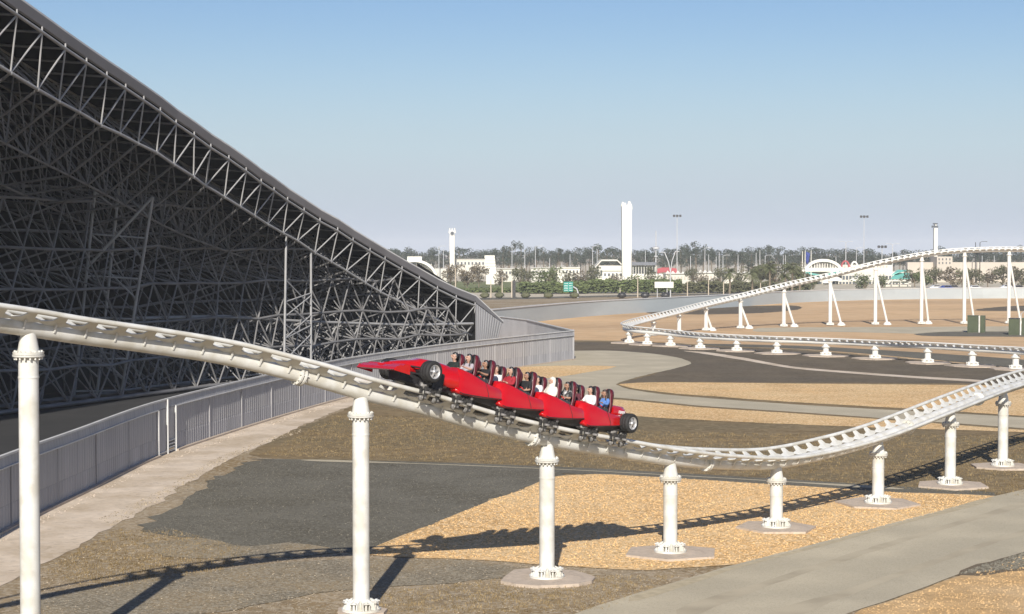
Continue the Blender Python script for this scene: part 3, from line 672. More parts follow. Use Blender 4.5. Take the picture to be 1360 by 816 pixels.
mi.build('inner_wall', M_backwall, hall, HO); mi2.build('glass_front', M_glass, hall, HO); mi3.build('mullions', M_fascia, hall, HO)
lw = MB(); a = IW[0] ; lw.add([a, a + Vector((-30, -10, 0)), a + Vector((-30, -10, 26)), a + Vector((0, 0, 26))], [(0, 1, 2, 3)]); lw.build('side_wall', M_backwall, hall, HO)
# lattice legs carrying the frame
def leg(pts, cross, r=0.11, name='lattice_leg'):
    m = MB()
    for a, b in pts: m.cyl(a, b, r, None, 8)
    for a, b in cross: m.cyl(a, b, r * 0.6, None, 6)
    return m.build(name, M_steel, hall, HO)
d = 129
A0, A1 = W(126, 255, d), G(98, 531); Bb0, B1 = W(158, 250, d + 2), G(128, 530); C0, C1 = W(203, 262, d), G(160, 529)
def on(a, b, t): return a.lerp(b, t)
leg([(A0, A1), (Bb0, B1), (C0, C1), (C0, on(A0, A1, .36))], [(on(A0, A1, t), on(Bb0, B1, t + .1)) for t in (.0, .2, .4, .6, .8)] + [(on(Bb0, B1, t), on(C0, C1, t + .1)) for t in (.0, .2, .4, .6, .8)] + [(on(A0, A1, t), on(C0, C1, t)) for t in (.2, .4, .6, .8, .96)])
d = 128
A0, A1 = W(380, 313, 147.5), G(377, 509); C0, C1 = W(413, 333, 151.5), G(413, 504)
leg([(A0, A1), (C0, C1)], [(on(A0, A1, t), on(C0, C1, t + .13)) for t in (.3, .45, .6, .75)] + [(on(C0, C1, t - 0.1), on(A0, A1, t + .1)) for t in (.45, .6, .75)] + [(on(A0, A1, t), on(C0, C1, t - .12)) for t in (.45, .7)], 0.10)
d = 150
A0, A1 = W(470, 372, 151), G(462, 495); C0, C1 = W(500, 388, 154), G(505, 491)
# low inclined lattice between floor and lower chord near the bright corner
ml = MB(); rnd = random.Random(5)
prev = None; N2 = 15
lowc = [W(lerp(180, 628, i / N2), interp(lerp(180, 628, i / N2), [(180, 423), (294, 420), (400, 427), (545, 432), (628, 430)]), lerp(133, 177, i / N2)) for i in range(N2 + 1)]
lowb = [Vector((p.x - 1.2, p.y + 1.5, 0.4)) for p in lowc]; midb = [Vector((p.x - 4.5, p.y + 3.5, max(1.2, p.z * 0.55))) for p in lowc]
for i in range(N2):
    ml.cyl(lowc[i], lowc[i + 1], 0.13, None, 6, False); ml.cyl(lowb[i], lowb[i + 1], 0.1, None, 6, False); ml.cyl(midb[i], midb[i + 1], 0.07, None, 6, False)
    h_ = (lowb[i] + lowb[i + 1]) / 2
    ml.cyl(lowc[i], h_, 0.075, None, 6, False); ml.cyl(lowc[i + 1], h_, 0.075, None, 6, False)
    ml.cyl(midb[i], h_, 0.07, None, 6, False); ml.cyl(midb[i + 1], h_, 0.07, None, 6, False); ml.cyl(midb[i], (lowc[i] + lowc[i + 1]) / 2, 0.07, None, 6, False); ml.cyl(midb[i + 1], (lowc[i] + lowc[i + 1]) / 2, 0.07, None, 6, False)
ml.build('low_lattice', M_steel, hall, HO)
# ---------------------------------------------------------------- the red train
def flip(M):                    # track frame -> car frame: x forward (towards the low arc end), y left, z up, on top of the rails
    X = -M.col[0].to_3d(); Y = M.col[1].to_3d(); Z = M.col[2].to_3d(); Q = Matrix.Identity(4)
    for i in range(3): Q[i][0], Q[i][1], Q[i][2] = X[i], Y[i], Z[i]
    Q.translation = M.translation + Z * (RAIL_V + 0.072); return Q
A_FRONT = near.at_px(536)
ROW1 = near.at_px(598); HALF = 0.37; PITCH_CAR = (near.at_px(785) - ROW1 - 2 * HALF) / 3
print('TRAIN', ROW1 - A_FRONT, PITCH_CAR, near.at_px(797) - near.at_px(785))
LK = PITCH_CAR / 2.14      # bodies are drawn for a 2.14 m pitch
tr_pos = near.pos(ROW1 + 4)
train = thing('coaster_train', tr_pos, 'red open racing car train of four linked cars full of riders', 'roller coaster train')
TB = train.location.copy()
def car_M(i): return flip(near.frame(ROW1 + HALF + PITCH_CAR * i))
def loc(M): Q = M.copy(); Q.translation = Q.translation - TB; return Q
def body_mesh():
    st = [  # x, zb, zm, zt, wb, wm, ws, floor
        (1.22, 0.24, 0.48, 0.76, 0.80, 0.64, 0.48, 0.80), (1.14, 0.19, 0.48, 0.88, 0.89, 0.72, 0.56, 0.94), (0.98, 0.17, 0.50, 0.91, 0.91, 0.77, 0.62, 0.97), (0.82, 0.18, 0.51, 0.90, 0.90, 0.79, 0.66, 0.95),
        (0.80, 0.18, 0.51, 0.90, 0.90, 0.79, 0.66, 0.34), (0.55, 0.20, 0.52, 0.87, 0.885, 0.81, 0.70, 0.34), (0.28, 0.225, 0.52, 0.81, 0.87, 0.82, 0.73, 0.34), (0.0, 0.255, 0.52, 0.755, 0.86, 0.82, 0.745, 0.34), (-0.28, 0.285, 0.52, 0.71, 0.85, 0.815, 0.745, 0.35), (-0.55, 0.315, 0.52, 0.685, 0.835, 0.805, 0.735, 0.36), (-0.85, 0.35, 0.53, 0.68, 0.81, 0.775, 0.70, 0.40), (-1.0, 0.375, 0.53, 0.69, 0.78, 0.74, 0.66, 0.44)]
    secs = []
    for x, zb, zm, zt, wb, wm, ws, zf in st:
        half = [(wb - 0.12, zb - 0.02), (wb, zb), (wb - 0.015, zb + 0.05), (lerp(wb, wm, 0.8), lerp(zb, zm, 0.55)), (wm, zm), (lerp(wm, ws, 0.45), lerp(zm, zt, 0.6)), (ws, zt), (ws - 0.03, zt + 0.025), (ws - 0.09, zt), (ws - 0.13, zf)]
        secs.append([(x, y, z) for y, z in half] + [(x, -y, z) for y, z in half[::-1]])
    secs = [[(p[0] * LK, p[1], p[2]) for p in q] for q in secs]
    return MB().loft(secs, True, True, True)
def seat_mesh():
    secs = []; pad = []
    for z, wd, xb, th in ((0.40, 0.20, -0.06, 0.10), (0.60, 0.215, -0.10, 0.11), (0.85, 0.215, -0.13, 0.12), (1.02, 0.19, -0.155, 0.13), (1.14, 0.165, -0.165, 0.15), (1.26, 0.16, -0.17, 0.16), (1.36, 0.135, -0.18, 0.14), (1.425, 0.08, -0.195, 0.09), (1.44, 0.03, -0.205, 0.05)):
        wing = 0.10 if 1.0 < z < 1.4 else 0.06
        secs.append([(xb - th, -wd * 0.5, z), (xb - th * 0.8, -wd * 0.95, z), (xb + wing * 0.5, -wd, z), (xb + wing * 0.6, -wd * 0.82, z), (xb, -wd * 0.6, z), (xb, wd * 0.6, z), (xb + wing * 0.6, wd * 0.82, z), (xb + wing * 0.5, wd, z), (xb - th * 0.8, wd * 0.95, z), (xb - th, wd * 0.5, z)])
        pad.append([(xb + 0.004, -wd * 0.62, z), (xb + 0.03, -wd * 0.5, z), (xb + 0.03, wd * 0.5, z), (xb + 0.004, wd * 0.62, z)])
    m = MB().loft(secs, True, True, True)
    pm = MB().loft(pad, True, True, True); pm.box((0.13, 0, 0.42), (0.44, 0.40, 0.12))
    return m, pm
def wheel_meshes(r=0.33, wd=0.37):
    h = wd / 2
    ty = MB().lathe([(r * 0.60, -h * 0.9), (r * 0.66, -h), (r * 0.86, -h), (r * 0.965, -h * 0.84), (r, -h * 0.6), (r, -h * 0.36), (r * 0.975, -h * 0.34), (r * 0.975, -h * 0.3), (r, -h * 0.28), (r, h * 0.28), (r * 0.975, h * 0.3), (r * 0.975, h * 0.34), (r, h * 0.36), (r, h * 0.6), (r * 0.965, h * 0.84), (r * 0.86, h), (r * 0.66, h), (r * 0.60, h * 0.9)], (0, 0, 0), 28, 'y', True, False)
    rm = MB().lathe([(r * 0.64, h * 0.96), (r * 0.60, h * 0.98), (r * 0.56, h * 0.8), (r * 0.50, h * 0.35)], (0, 0, 0), 28, 'y', True, False)
    rm.lathe([(0.001, h * 0.2), (r * 0.55, h * 0.2)], (0, 0, 0), 20, 'y', False, False)
    rm.lathe([(0.05, h * 0.3), (0.06, h * 0.95), (0.001, h * 1.0)], (0, 0, 0), 12, 'y', True, False)
    for k in range(5):
        t = 2 * math.pi * k / 5; d = Vector((math.cos(t), 0, math.sin(t))); e = Vector((-d.z, 0, d.x)) * 0.028
        a = d * 0.04 + Vector((0, h * 0.82, 0)); b = d * r * 0.6 + Vector((0, h * 0.72, 0))
        rm.plate([a - e, b - e * 1.2, b + e * 1.2, a + e], 0.02)
    return ty, rm
def carriage_mesh(sg):
    m = MB(); y = sg * RAIL_U
    m.box((0, y + sg * 0.13, 0.02), (0.62, 0.04, 0.14)); m.box((0, y, 0.22), (0.72, 0.2, 0.07)); m.box((0, y - sg * 0.06, 0.29), (0.4, 0.14, 0.12))
    for dx in (-0.26, 0.26):
        m.box((dx, y + sg * 0.15, -0.08), (0.09, 0.05, 0.40)); m.cyl((dx, y + sg * 0.05, 0.13), (dx, y + sg * 0.2, 0.13), 0.035, None, 8)
        m.cyl((dx * 0.2, y + sg * 0.16, 0.1), (dx, y + sg * 0.16, -0.22), 0.025, None, 6)
    m.cyl((0.45, y + sg * 0.1, 0.05), (0.62, y + sg * 0.06, 0.1), 0.035, None, 8); m.cyl((-0.4, y + sg * 0.1, 0.2), (-0.62, y + sg * 0.02, 0.24), 0.04, None, 8); m.box((0.42, y + sg * 0.10, -0.02), (0.06, 0.08, 0.2))
    return m
def guide_mesh(sg):
    m = MB(); y = sg * RAIL_U
    for dx in (-0.26, 0.26):
        m.lathe([(0.03, -0.06), (0.125, -0.055), (0.13, 0), (0.125, 0.055), (0.03, 0.06)], (dx, y, 0.13), 14, 'y')
        m.lathe([(0.03, -0.05), (0.095, -0.045), (0.095, 0.045), (0.03, 0.05)], (dx, y, -0.24), 12, 'y')
        m.lathe([(0.03, -0.04), (0.10, -0.035), (0.10, 0.035), (0.03, 0.04)], (dx * 0.8, y + sg * 0.19, -0.07), 12, 'z')
        for z, r in ((0.13, 0.06), (-0.24, 0.05)): m.cyl((dx, y + sg * 0.06, z), (dx, y + sg * 0.20, z), r, r * 0.7, 10)
    return m
M_guide = mat('guide_wheel', (0.20, 0.19, 0.175), 0.5, var=0.6, vs=7)
def carriage(c, M):
    for sg in (1, -1):
        inst('carr%d' % sg, carriage_mesh(sg), 'wheel_carriage', M_mech, c, M); inst('gw%d' % sg, guide_mesh(sg), 'guide_wheels', M_guide, c, M)
seat_m, pad_m = seat_mesh(); ty_m, rm_m = wheel_meshes()
def sub(o, parent, M=None):
    o.parent = parent
    if M is not None: o.matrix_local = M
    return o
proto = {}
def inst(key, mb, name, m, parent, M):
    if key not in proto: o = mb.build(name, m, parent); proto[key] = o
    else: o = proto[key].copy(); o.name = name; COL.objects.link(o); o.parent = parent
    o.matrix_local = M; return o
def Tm(x, y, z): return Matrix.Translation((x, y, z))
body0 = body_mesh(); cars = []
SEATS = [(HALF, 0.33), (HALF, -0.33), (-HALF, 0.33), (-HALF, -0.33)]
for i in range(4):
    M = loc(car_M(i))
    c = inst('body', body0, 'car_body', M_red, train, M); cars.append(c)
    ch = MB(); ch.loft([[(x, -w_, 0.10), (x, w_, 0.10), (x, w_ * 1.2, zt), (x, -w_ * 1.2, zt)] for x, w_, zt in ((0.98, 0.62, 0.22), (0.5, 0.66, 0.25), (-0.5, 0.64, 0.31), (-0.9, 0.6, 0.36))], True, True, False)
    ch.cyl((-0.9, 0, 0.2), (-1.25, 0, 0.2), 0.06); ch.box((0.2, 0, 0.10), (0.5, 1.1, 0.16)); ch.box((0.85, 0, 0.45), (0.72, 0.9, 0.6)) if False else None
    inst('chassis', ch, 'chassis', M_black, c, Tm(0, 0, 0))
    for sg in (1, -1):
        tr_ = MB(); tr_.tube([(x * LK, sg * (wb + 0.004), zb + 0.012) for x, zb, wb in ((1.12, 0.195, 0.885), (0.98, 0.17, 0.91), (0.55, 0.20, 0.885), (0.0, 0.255, 0.86), (-0.55, 0.315, 0.835), (-0.98, 0.372, 0.785))], 0.016, 6)
        inst('trim%d' % sg, tr_, 'sill_trim', M_black, c, Tm(0, 0, 0))
        sm_ = MB(); sm_.tube([(-0.30 * LK, sg * 0.852, 0.30), (-0.27 * LK, sg * 0.842, 0.42), (-0.22 * LK, sg * 0.820, 0.52), (-0.16 * LK, sg * 0.785, 0.66), (-0.12 * LK, sg * 0.752, 0.74)], 0.008, 5)
        inst('seam%d' % sg, sm_, 'panel_seam', M_black, c, Tm(0, 0, 0))
    carriage(c, Tm(0.62, 0, 0))
    for x, y in SEATS:
        s_ = inst('seat', seat_m, 'seat', M_darkred, c, Tm(x - 0.02, y, 0.11))
        inst('pad', pad_m, 'seat_pad', M_black, c, Tm(x - 0.02, y, 0.11))
        lb = MB().tube([(0.36, 0, 0.42), (0.33, 0, 0.62), (0.27, 0, 0.74), (0.22, 0.0, 0.78)], 0.028, 8)
        lb.tube([(0.22 + 0.05 * math.cos(t), 0.13 * math.sin(t), 0.80 + 0.06 * math.cos(t)) for t in [2 * math.pi * k / 12 for k in range(13)]], 0.018, 6); lb.box((0.2, 0, 0.70), (0.07, 0.24, 0.07))
        inst('lapbar', lb, 'lap_bar', M_red, c, Tm(x, y, 0.11))
# nose of the front car
X0 = ROW1 - A_FRONT + HALF                 # the front axle, seen from the centre of car one
ns = []
for x, zb, zt, wd in ((1.0, 0.26, 0.95, 0.62), (1.3, 0.30, 1.0, 0.58), (1.7, 0.36, 1.0, 0.48), (2.2, 0.40, 0.95, 0.38), (X0, 0.42, 0.86, 0.30), (X0 + 0.5, 0.40, 0.74, 0.24), (X0 + 0.95, 0.34, 0.60, 0.19), (X0 + 1.22, 0.32, 0.48, 0.13)):
    zc = (zb + zt) / 2; hh = (zt - zb) / 2
    ns.append([(x, wd * abs(math.cos(t)) ** 0.7 * (1 if math.cos(t) > 0 else -1), zc + hh * abs(math.sin(t)) ** 0.8 * (1 if math.sin(t) > 0 else -1)) for t in [2 * math.pi * k / 20 for k in range(20)]])
M0 = loc(car_M(0))
nose = MB().loft(ns).build('nose', M_red, train); nose.matrix_local = M0
ps = []
for x, zb, zt, w0, w1 in ((1.0, 0.28, 0.92, 0.55, 0.78), (1.35, 0.30, 0.88, 0.5, 0.74), (1.75, 0.36, 0.74, 0.42, 0.66), (1.95, 0.42, 0.6, 0.38, 0.55)):
    ps.append([(x, s_, z) for s_, z in ((-w1, zb), (w1, zb), (w1 * 0.97, lerp(zb, zt, .6)), (w0, zt), (-w0, zt), (-w1 * 0.97, lerp(zb, zt, .6)))])
sp = MB().loft(ps).build('side_pod', M_red, train); sp.matrix_local = M0
xw = X0 + 1.10
def foil(y0, y1, x, z, ch, th):
    return [[(x + ch * (0.5 - t) , y, z + th * math.sin(math.pi * min(1, t * 1.1)) * (1 if u else -0.2) + 0.08 * t) for t, u in ((0, 1), (0.15, 1), (0.4, 1), (0.75, 1), (1, 1), (0.7, 0), (0.3, 0))] for y in (y0, y1)]
wg = MB().loft(foil(-0.84, 0.84, xw, 0.28, 0.6, 0.16), True, True, False).build('front_wing', M_red, train); wg.matrix_local = M0
wg2 = MB().loft(foil(-0.82, 0.82, xw - 0.20, 0.42, 0.34, 0.10), True, True, False)
wg2.build('wing_flap', M_red, wg)
for sg in (1, -1):
    ep = MB().loft([[(xw + 0.25, sg * 0.85 + o_, 0.26), (xw + 0.2, sg * 0.85 + o_, 0.40), (xw - 0.32, sg * 0.85 + o_, 0.46), (xw - 0.36, sg * 0.85 + o_, 0.26)] for o_ in (-0.015, 0.015)], True, True, False)
    ep.build('end_plate', M_red, wg)
em = MB().lathe([(0.001, 0.0), (0.09, 0.0), (0.09, 0.012), (0.001, 0.014)], (0, 0, 0), 16).build('nose_emblem', M_black, nose)
em.matrix_local = Matrix.Translation((X0 + 1.0, 0.0, 0.585)) @ Matrix.Rotation(R(24), 4, 'Y')
def axle(M, x, z, y, key):
    for sg in (1, -1):
        h = bpy.data.objects.new('wheel', None)
        MW = M @ Tm(x, sg * y, z) @ (Matrix.Identity(4) if sg > 0 else Matrix.Rotation(math.pi, 4, 'Z'))
        h = inst('tyre', ty_m, 'wheel', M_tyre, train, MW)
        inst('rim', rm_m, 'rim', M_rim, h, Tm(0, 0, 0))
    su = MB()
    for sg in (1, -1):
        for dx, z0, z1 in ((0.3, 0.62, 0.60), (-0.3, 0.62, 0.60), (0.28, 0.40, 0.44), (-0.28, 0.40, 0.44)): su.cyl((x + dx, 0.1 * sg, z0), (x + dx * 0.1, sg * (y - 0.12), z1), 0.028, None, 6)
        su.cyl((x, sg * 0.3, z), (x, sg * (y - 0.02), z), 0.06, None, 8); su.box((x, sg * (y - 0.19), z), (0.18, 0.05, 0.26))
    su.build('suspension', M_black, train).matrix_local = M
axle(M0, X0, 0.53, 0.93, 'f')
kl = MB(); kl.loft([[(x, -w_, 0.12), (x, w_, 0.12), (x, w_, zt), (x, -w_, zt)] for x, w_, zt in ((1.0, 0.55, 0.35), (1.9, 0.46, 0.42), (X0, 0.40, 0.46), (X0 + 0.6, 0.24, 0.44))], True, True, False)
for sg in (1, -1): kl.plate([(X0 - 0.35, sg * 0.70, 0.05), (X0 - 0.75, sg * 0.74, 0.05), (X0 - 0.75, sg * 0.72, 0.6), (X0 - 0.4, sg * 0.68, 0.62)][::sg], 0.04)
kl.build('underbody', M_black, train).matrix_local = M0
MF = flip(near.frame(A_FRONT - 0.1)); MFi = loc(MF)
carriage(train, MFi @ Tm(-0.5, 0, 0))
# tail of the last car
M3 = loc(car_M(3)); XR = -HALF - 0.72
ts = []
for x, zb, zt, wd in ((-0.62, 0.45, 1.02, 0.60), (-0.85, 0.45, 1.02, 0.60), (-1.1, 0.48, 1.03, 0.57), (-1.3, 0.50, 1.03, 0.54), (-1.46, 0.52, 0.96, 0.48), (-1.52, 0.56, 0.84, 0.42)):
    ts.append([(x, y * wd, z) for y, z in ((-0.7, zb), (0.7, zb), (1, lerp(zb, zt, .25)), (1, lerp(zb, zt, .75)), (0.8, zt), (0, zt + 0.03), (-0.8, zt), (-1, lerp(zb, zt, .75)), (-1, lerp(zb, zt, .25)))])
tail = MB().loft(ts).build('engine_cover', M_red, train); tail.matrix_local = M3
axle(M3, -HALF - 0.76, 0.50, 0.90, 'r')
lt = MB(); yy = 0.592
for k, (hh, ww) in enumerate(((0.10, 0.035), (0.10, 0.05), (0.09, 0.045), (0.10, 0.05), (0.10, 0.05))):
    x = -0.92 - k * 0.07
    lt.box((x, yy, 0.83), (0.018, 0.012, hh)); lt.box((x - 0.022, yy, 0.83 + hh / 2 - 0.012), (0.04, 0.012, 0.02)); lt.box((x - 0.022, yy, 0.83), (0.035, 0.012, 0.018))
    if k % 2: lt.box((x - 0.022, yy, 0.79), (0.04, 0.012, 0.018))
lt.box((-0.90, yy + 0.006, 0.66), (0.02, 0.012, 0.12)); lt.box((-0.96, yy + 0.006, 0.715), (0.07, 0.012, 0.02)); lt.box((-0.96, yy + 0.006, 0.605), (0.05, 0.012, 0.02))
lt.build('lettering', M_letter, tail)
carriage(train, M3 @ Tm(-0.95, 0, 0))

# ---------------------------------------------------------------- riders
def skin_mesh(name, V, E, Rd, subd=1):
    me = bpy.data.meshes.new(name); me.from_pydata(V, E, []); o = bpy.data.objects.new(name, me); COL.objects.link(o)
    o.modifiers.new('s', 'SKIN'); sv = me.skin_vertices[0].data if me.skin_vertices else None
    if sv is None:
        bm = bmesh.new(); bm.from_mesh(me); bm.verts.layers.skin.verify(); bm.to_mesh(me); bm.free(); sv = me.skin_vertices[0].data
    for i, r in enumerate(Rd): sv[i].radius = (r, r) if not isinstance(r, tuple) else r; sv[i].use_root = (i == 0)
    s = o.modifiers.new('u', 'SUBSURF'); s.levels = subd; s.render_levels = subd
    dg = bpy.context.evaluated_depsgraph_get(); dg.update()
    m2 = bpy.data.meshes.new_from_object(o.evaluated_get(dg)); bpy.data.objects.remove(o); bpy.data.meshes.remove(me)
    m2.name = name; m2.polygons.foreach_set('use_smooth', [True] * len(m2.polygons)); return m2
class SK:
    def __init__(s): s.V = []; s.E = []; s.R = []
    def v(s, p, r, par=None):
        s.V.append(tuple(p)); s.R.append(r); i = len(s.V) - 1
        if par is not None: s.E.append((par, i))
        return i
def arm(s, root, sg, pose, g=0.0, upto=9, hand=True):
    pts = {'bar': [(-0.03, 0.175, 0.49), (0.06, 0.25, 0.28), (0.22, 0.13, 0.29), (0.27, 0.10, 0.31)], 'lap': [(-0.03, 0.175, 0.49), (0.02, 0.24, 0.25), (0.20, 0.12, 0.20), (0.255, 0.09, 0.21)],
           'chin': [(-0.03, 0.175, 0.49), (0.13, 0.22, 0.36), (0.15, 0.07, 0.53), (0.135, 0.05, 0.585)], 'sill': [(-0.03, 0.175, 0.49), (0.10, 0.27, 0.34), (0.33, 0.22, 0.36), (0.39, 0.20, 0.37)]}[pose]
    rad = [0.062, 0.043, 0.03, 0.036]; cur = root
    for k, p in enumerate(pts[:upto]): cur = s.v((p[0], sg * p[1], p[2]), rad[k] + g, cur)
    if hand and upto > 3:
        p = Vector((pts[3][0], sg * pts[3][1], pts[3][2])); d = (Vector(pts[3]) - Vector(pts[2])); d.y *= sg; d.normalize(); e = d.cross(Vector((0, 0, 1))).normalized(); dn = Vector((0, 0, -1)) if pose != 'chin' else Vector((-0.8, 0, 0.2))
        for k, (o_, L_) in enumerate(((-0.03, 0.075), (-0.01, 0.085), (0.01, 0.08), (0.03, 0.062))):
            b = s.v(p + e * o_ + d * 0.03, 0.0095, cur); b = s.v(p + e * o_ + d * (0.03 + L_ * 0.5), 0.009, b); s.v(p + e * o_ + d * (0.03 + L_ * 0.62) + dn * L_ * 0.45, 0.008, b)
        b = s.v(p - e * sg * 0.035 - d * 0.01, 0.011, cur); s.v(p - e * sg * 0.055 + d * 0.03, 0.009, b)
def body_data(pl, pr, lean):
    s = SK(); a = s.v((0, 0, 0.10), 0.125); b = s.v((-0.03, 0, 0.27), 0.115, a); c = s.v((-0.05, 0, 0.43), 0.13, b); n0 = s.v((-0.045, 0, 0.535), 0.062, c); n1 = s.v((-0.03 + lean * .5, 0, 0.60), 0.05, n0)
    h0 = s.v((0.0 + lean, 0, 0.665), 0.078, n1); h = s.v((-0.015 + lean, 0, 0.735), 0.098, h0); s.v((-0.02 + lean, 0, 0.80), 0.07, h)
    s.v((0.095 + lean, 0, 0.685), 0.016, h0)
    for sg in (1, -1): s.v((-0.01 + lean, sg * 0.095, 0.70), 0.017, h0)
    for sg, p in ((1, pl), (-1, pr)):
        arm(s, c, sg, p)
        k = s.v((0.08, sg * 0.09, 0.10), 0.085, a); k = s.v((0.40, sg * 0.11, 0.19), 0.06, k); k = s.v((0.70, sg * 0.11, -0.04), 0.04, k); s.v((0.80, sg * 0.11, 0.02), 0.033, k)
    body = skin_mesh('person', s.V, s.E, s.R, 2)
    s = SK(); a = s.v((0.0, 0, 0.13), 0.14); b = s.v((-0.03, 0, 0.27), 0.133, a); c = s.v((-0.05, 0, 0.43), 0.148, b); s.v((-0.045, 0, 0.545), 0.075, c)
    for sg, p in ((1, pl), (-1, pr)): arm(s, c, sg, p, 0.016, 2, False)
    shirt = skin_mesh('shirt', s.V, s.E, s.R, 2)
    s = SK(); a = s.v((0, 0, 0.09), 0.14)
    for sg in (1, -1): k = s.v((0.08, sg * 0.09, 0.10), 0.098, a); k = s.v((0.40, sg * 0.11, 0.19), 0.072, k); k = s.v((0.68, sg * 0.11, -0.025), 0.055, k)
    trs = skin_mesh('trousers', s.V, s.E, s.R, 1)
    s = SK(); a = s.v((0.0, 0, 0.13), 0.138); c = s.v((-0.05, 0, 0.44), 0.15, a)
    for sg, p in ((1, pl), (-1, pr)): arm(s, c, sg, p, 0.018, 3, False)
    jac = skin_mesh('shirt', s.V, s.E, s.R, 2)
    return body, shirt, jac, trs
def hair_mesh(lean, long):
    m = MB(); n = 18; rows = 10; vs = []; fs = []
    cx, cz = -0.03 + lean, 0.742
    for j in range(rows + 1):
        ph = math.pi * j / rows
        for i in range(n):
            t = 2 * math.pi * i / n; x, y, z = math.sin(ph) * math.cos(t), math.sin(ph) * math.sin(t), math.cos(ph)
            r = 0.118 + 0.006 * mnoise.noise(Vector((x * 3, y * 3, z * 3)))
            if x > 0.35 and z < 0.45: r = 0.075
            vs.append((cx + x * r * 1.02, y * r * 0.93, cz + z * r * 1.05 - (0.02 if z < -0.3 and x < 0.3 else 0)))
    for j in range(rows):
        for i in range(n): fs.append((j * n + i, j * n + (i + 1) % n, (j + 1) * n + (i + 1) % n, (j + 1) * n + i))
    m.add(vs, fs, True)
    if long:
        for sg in (1, -1): m.tube([(cx - 0.04, sg * 0.085, cz - 0.02), (cx - 0.01, sg * 0.105, cz - 0.14), (cx + 0.03, sg * 0.12, cz - 0.26), (cx + 0.04, sg * 0.11, cz - 0.36)], [0.045, 0.05, 0.042, 0.015], 8)
        m.tube([(cx - 0.08, 0, cz), (cx - 0.085, 0, cz - 0.2), (cx - 0.06, 0, cz - 0.34)], [0.07, 0.085, 0.03], 8)
    return m
def scarf_mesh(lean):
    m = MB(); secs = []
    for z, r, x in ((0.865, 0.03, -0.03), (0.84, 0.09, -0.03), (0.76, 0.125, -0.035), (0.68, 0.12, -0.045), (0.58, 0.12, -0.03), (0.48, 0.19, -0.03), (0.36, 0.23, -0.02), (0.24, 0.22, 0.0)):
        secs.append([(x + lean * (1 if z > .55 else .3) + r * (0.62 if (math.cos(t) > 0.5 and 0.62 < z < 0.8) else 0.9) * math.cos(t), r * math.sin(t), z + 0.02 * math.sin(3 * t)) for t in [2 * math.pi * k / 18 for k in range(18)]])
    return m.loft(secs)
B = [body_data('bar', 'bar', 0.02), body_data('lap', 'bar', 0.03), body_data('sill', 'chin', 0.02), body_data('sill', 'bar', 0.03)]
eye = MB().lathe([(0.001, -0.011), (0.011, 0), (0.001, 0.011)], (0, 0, 0), 8); mth = MB().lathe([(0.001, -0.006), (0.022, 0), (0.001, 0.006)], (0, 0, 0), 8)
def solid(name, c, rough=0.85): return mat(name, c, rough, var=0.18, vs=14)
M_skin = [solid('skin_light', (0.50, 0.31, 0.22), 0.55), solid('skin_tan', (0.36, 0.20, 0.13), 0.55)]
M_hair = [solid('hair_black', (0.012, 0.01, 0.009), 0.4), solid('hair_brown', (0.04, 0.022, 0.014), 0.45)]
M_tr = solid('trousers_dark', (0.03, 0.032, 0.04)); M_eye = solid('eye_dark', (0.02, 0.012, 0.01), 0.3)
CL = {'black': (0.015, 0.015, 0.016), 'green': (0.012, 0.022, 0.017), 'white': (0.72, 0.70, 0.68), 'cream': (0.72, 0.66, 0.56), 'red': (0.33, 0.02, 0.03), 'blue': (0.10, 0.22, 0.52), 'grey': (0.42, 0.38, 0.40), 'maroon': (0.10, 0.02, 0.03), 'navy': (0.02, 0.025, 0.06)}
CM = {k: solid('cloth_' + k, v) for k, v in CL.items()}
stripe = mat('cloth_striped', (0.03, 0.03, 0.03), 0.85, var=0.1, speck=(0.75, 0.72, 0.7), sps=11, spamt=1.0); CM['stripe'] = stripe
# car, row (0 front), side (+1 = near the camera), body, cloth, jacket?, hair, long?, label
RID = [(0, 0, -1, 0, 'green', 1, 0, 0, 'rider in a dark jacket, front row far seat, just behind the big wheel'), (0, 0, 1, 3, 'grey', 0, 0, 1, 'rider with long dark hair and pale grey top, front row near seat'), (0, 1, 1, 2, 'black', 0, 0, 0, 'rider in a black t-shirt with a hand to the chin, second row near seat'),
       (1, 0, -1, 1, 'white', 1, 1, 0, 'rider in white partly hidden behind the rider in red'), (1, 0, 1, 0, 'red', 1, 0, 1, 'rider in a red top holding a red bar, third row near seat'), (1, 1, 1, 1, 'black', 0, 0, 0, 'rider in a black sleeveless top with bare arms, fourth row near seat'),
       (2, 0, -1, 0, 'white', 1, 0, 0, 'rider in white on the far seat beside the cream head scarf'), (2, 0, 1, 1, 'cream', 1, 0, 2, 'rider draped in a cream white head scarf, fifth row near seat'), (2, 1, 1, 0, 'stripe', 0, 0, 1, 'rider in a black and white patterned top, sixth row near seat'),
       (3, 0, -1, 0, 'maroon', 1, 0, 0, 'rider in dark maroon low on the far seat beside the big white shirt'), (3, 0, 1, 1, 'white', 1, 0, 0, 'rider in a loose bright white shirt, seventh row near seat'), (3, 1, 1, 3, 'blue', 1, 1, 1, 'rider in a blue shirt with long hair, last seat of the train')]
def cobj(name, me, m, parent):
    o = bpy.data.objects.new(name, me); COL.objects.link(o)
    if not me.materials: me.materials.append(m)
    o.material_slots[0].link = 'OBJECT'; o.material_slots[0].material = m
    if parent: o.parent = parent
    return o
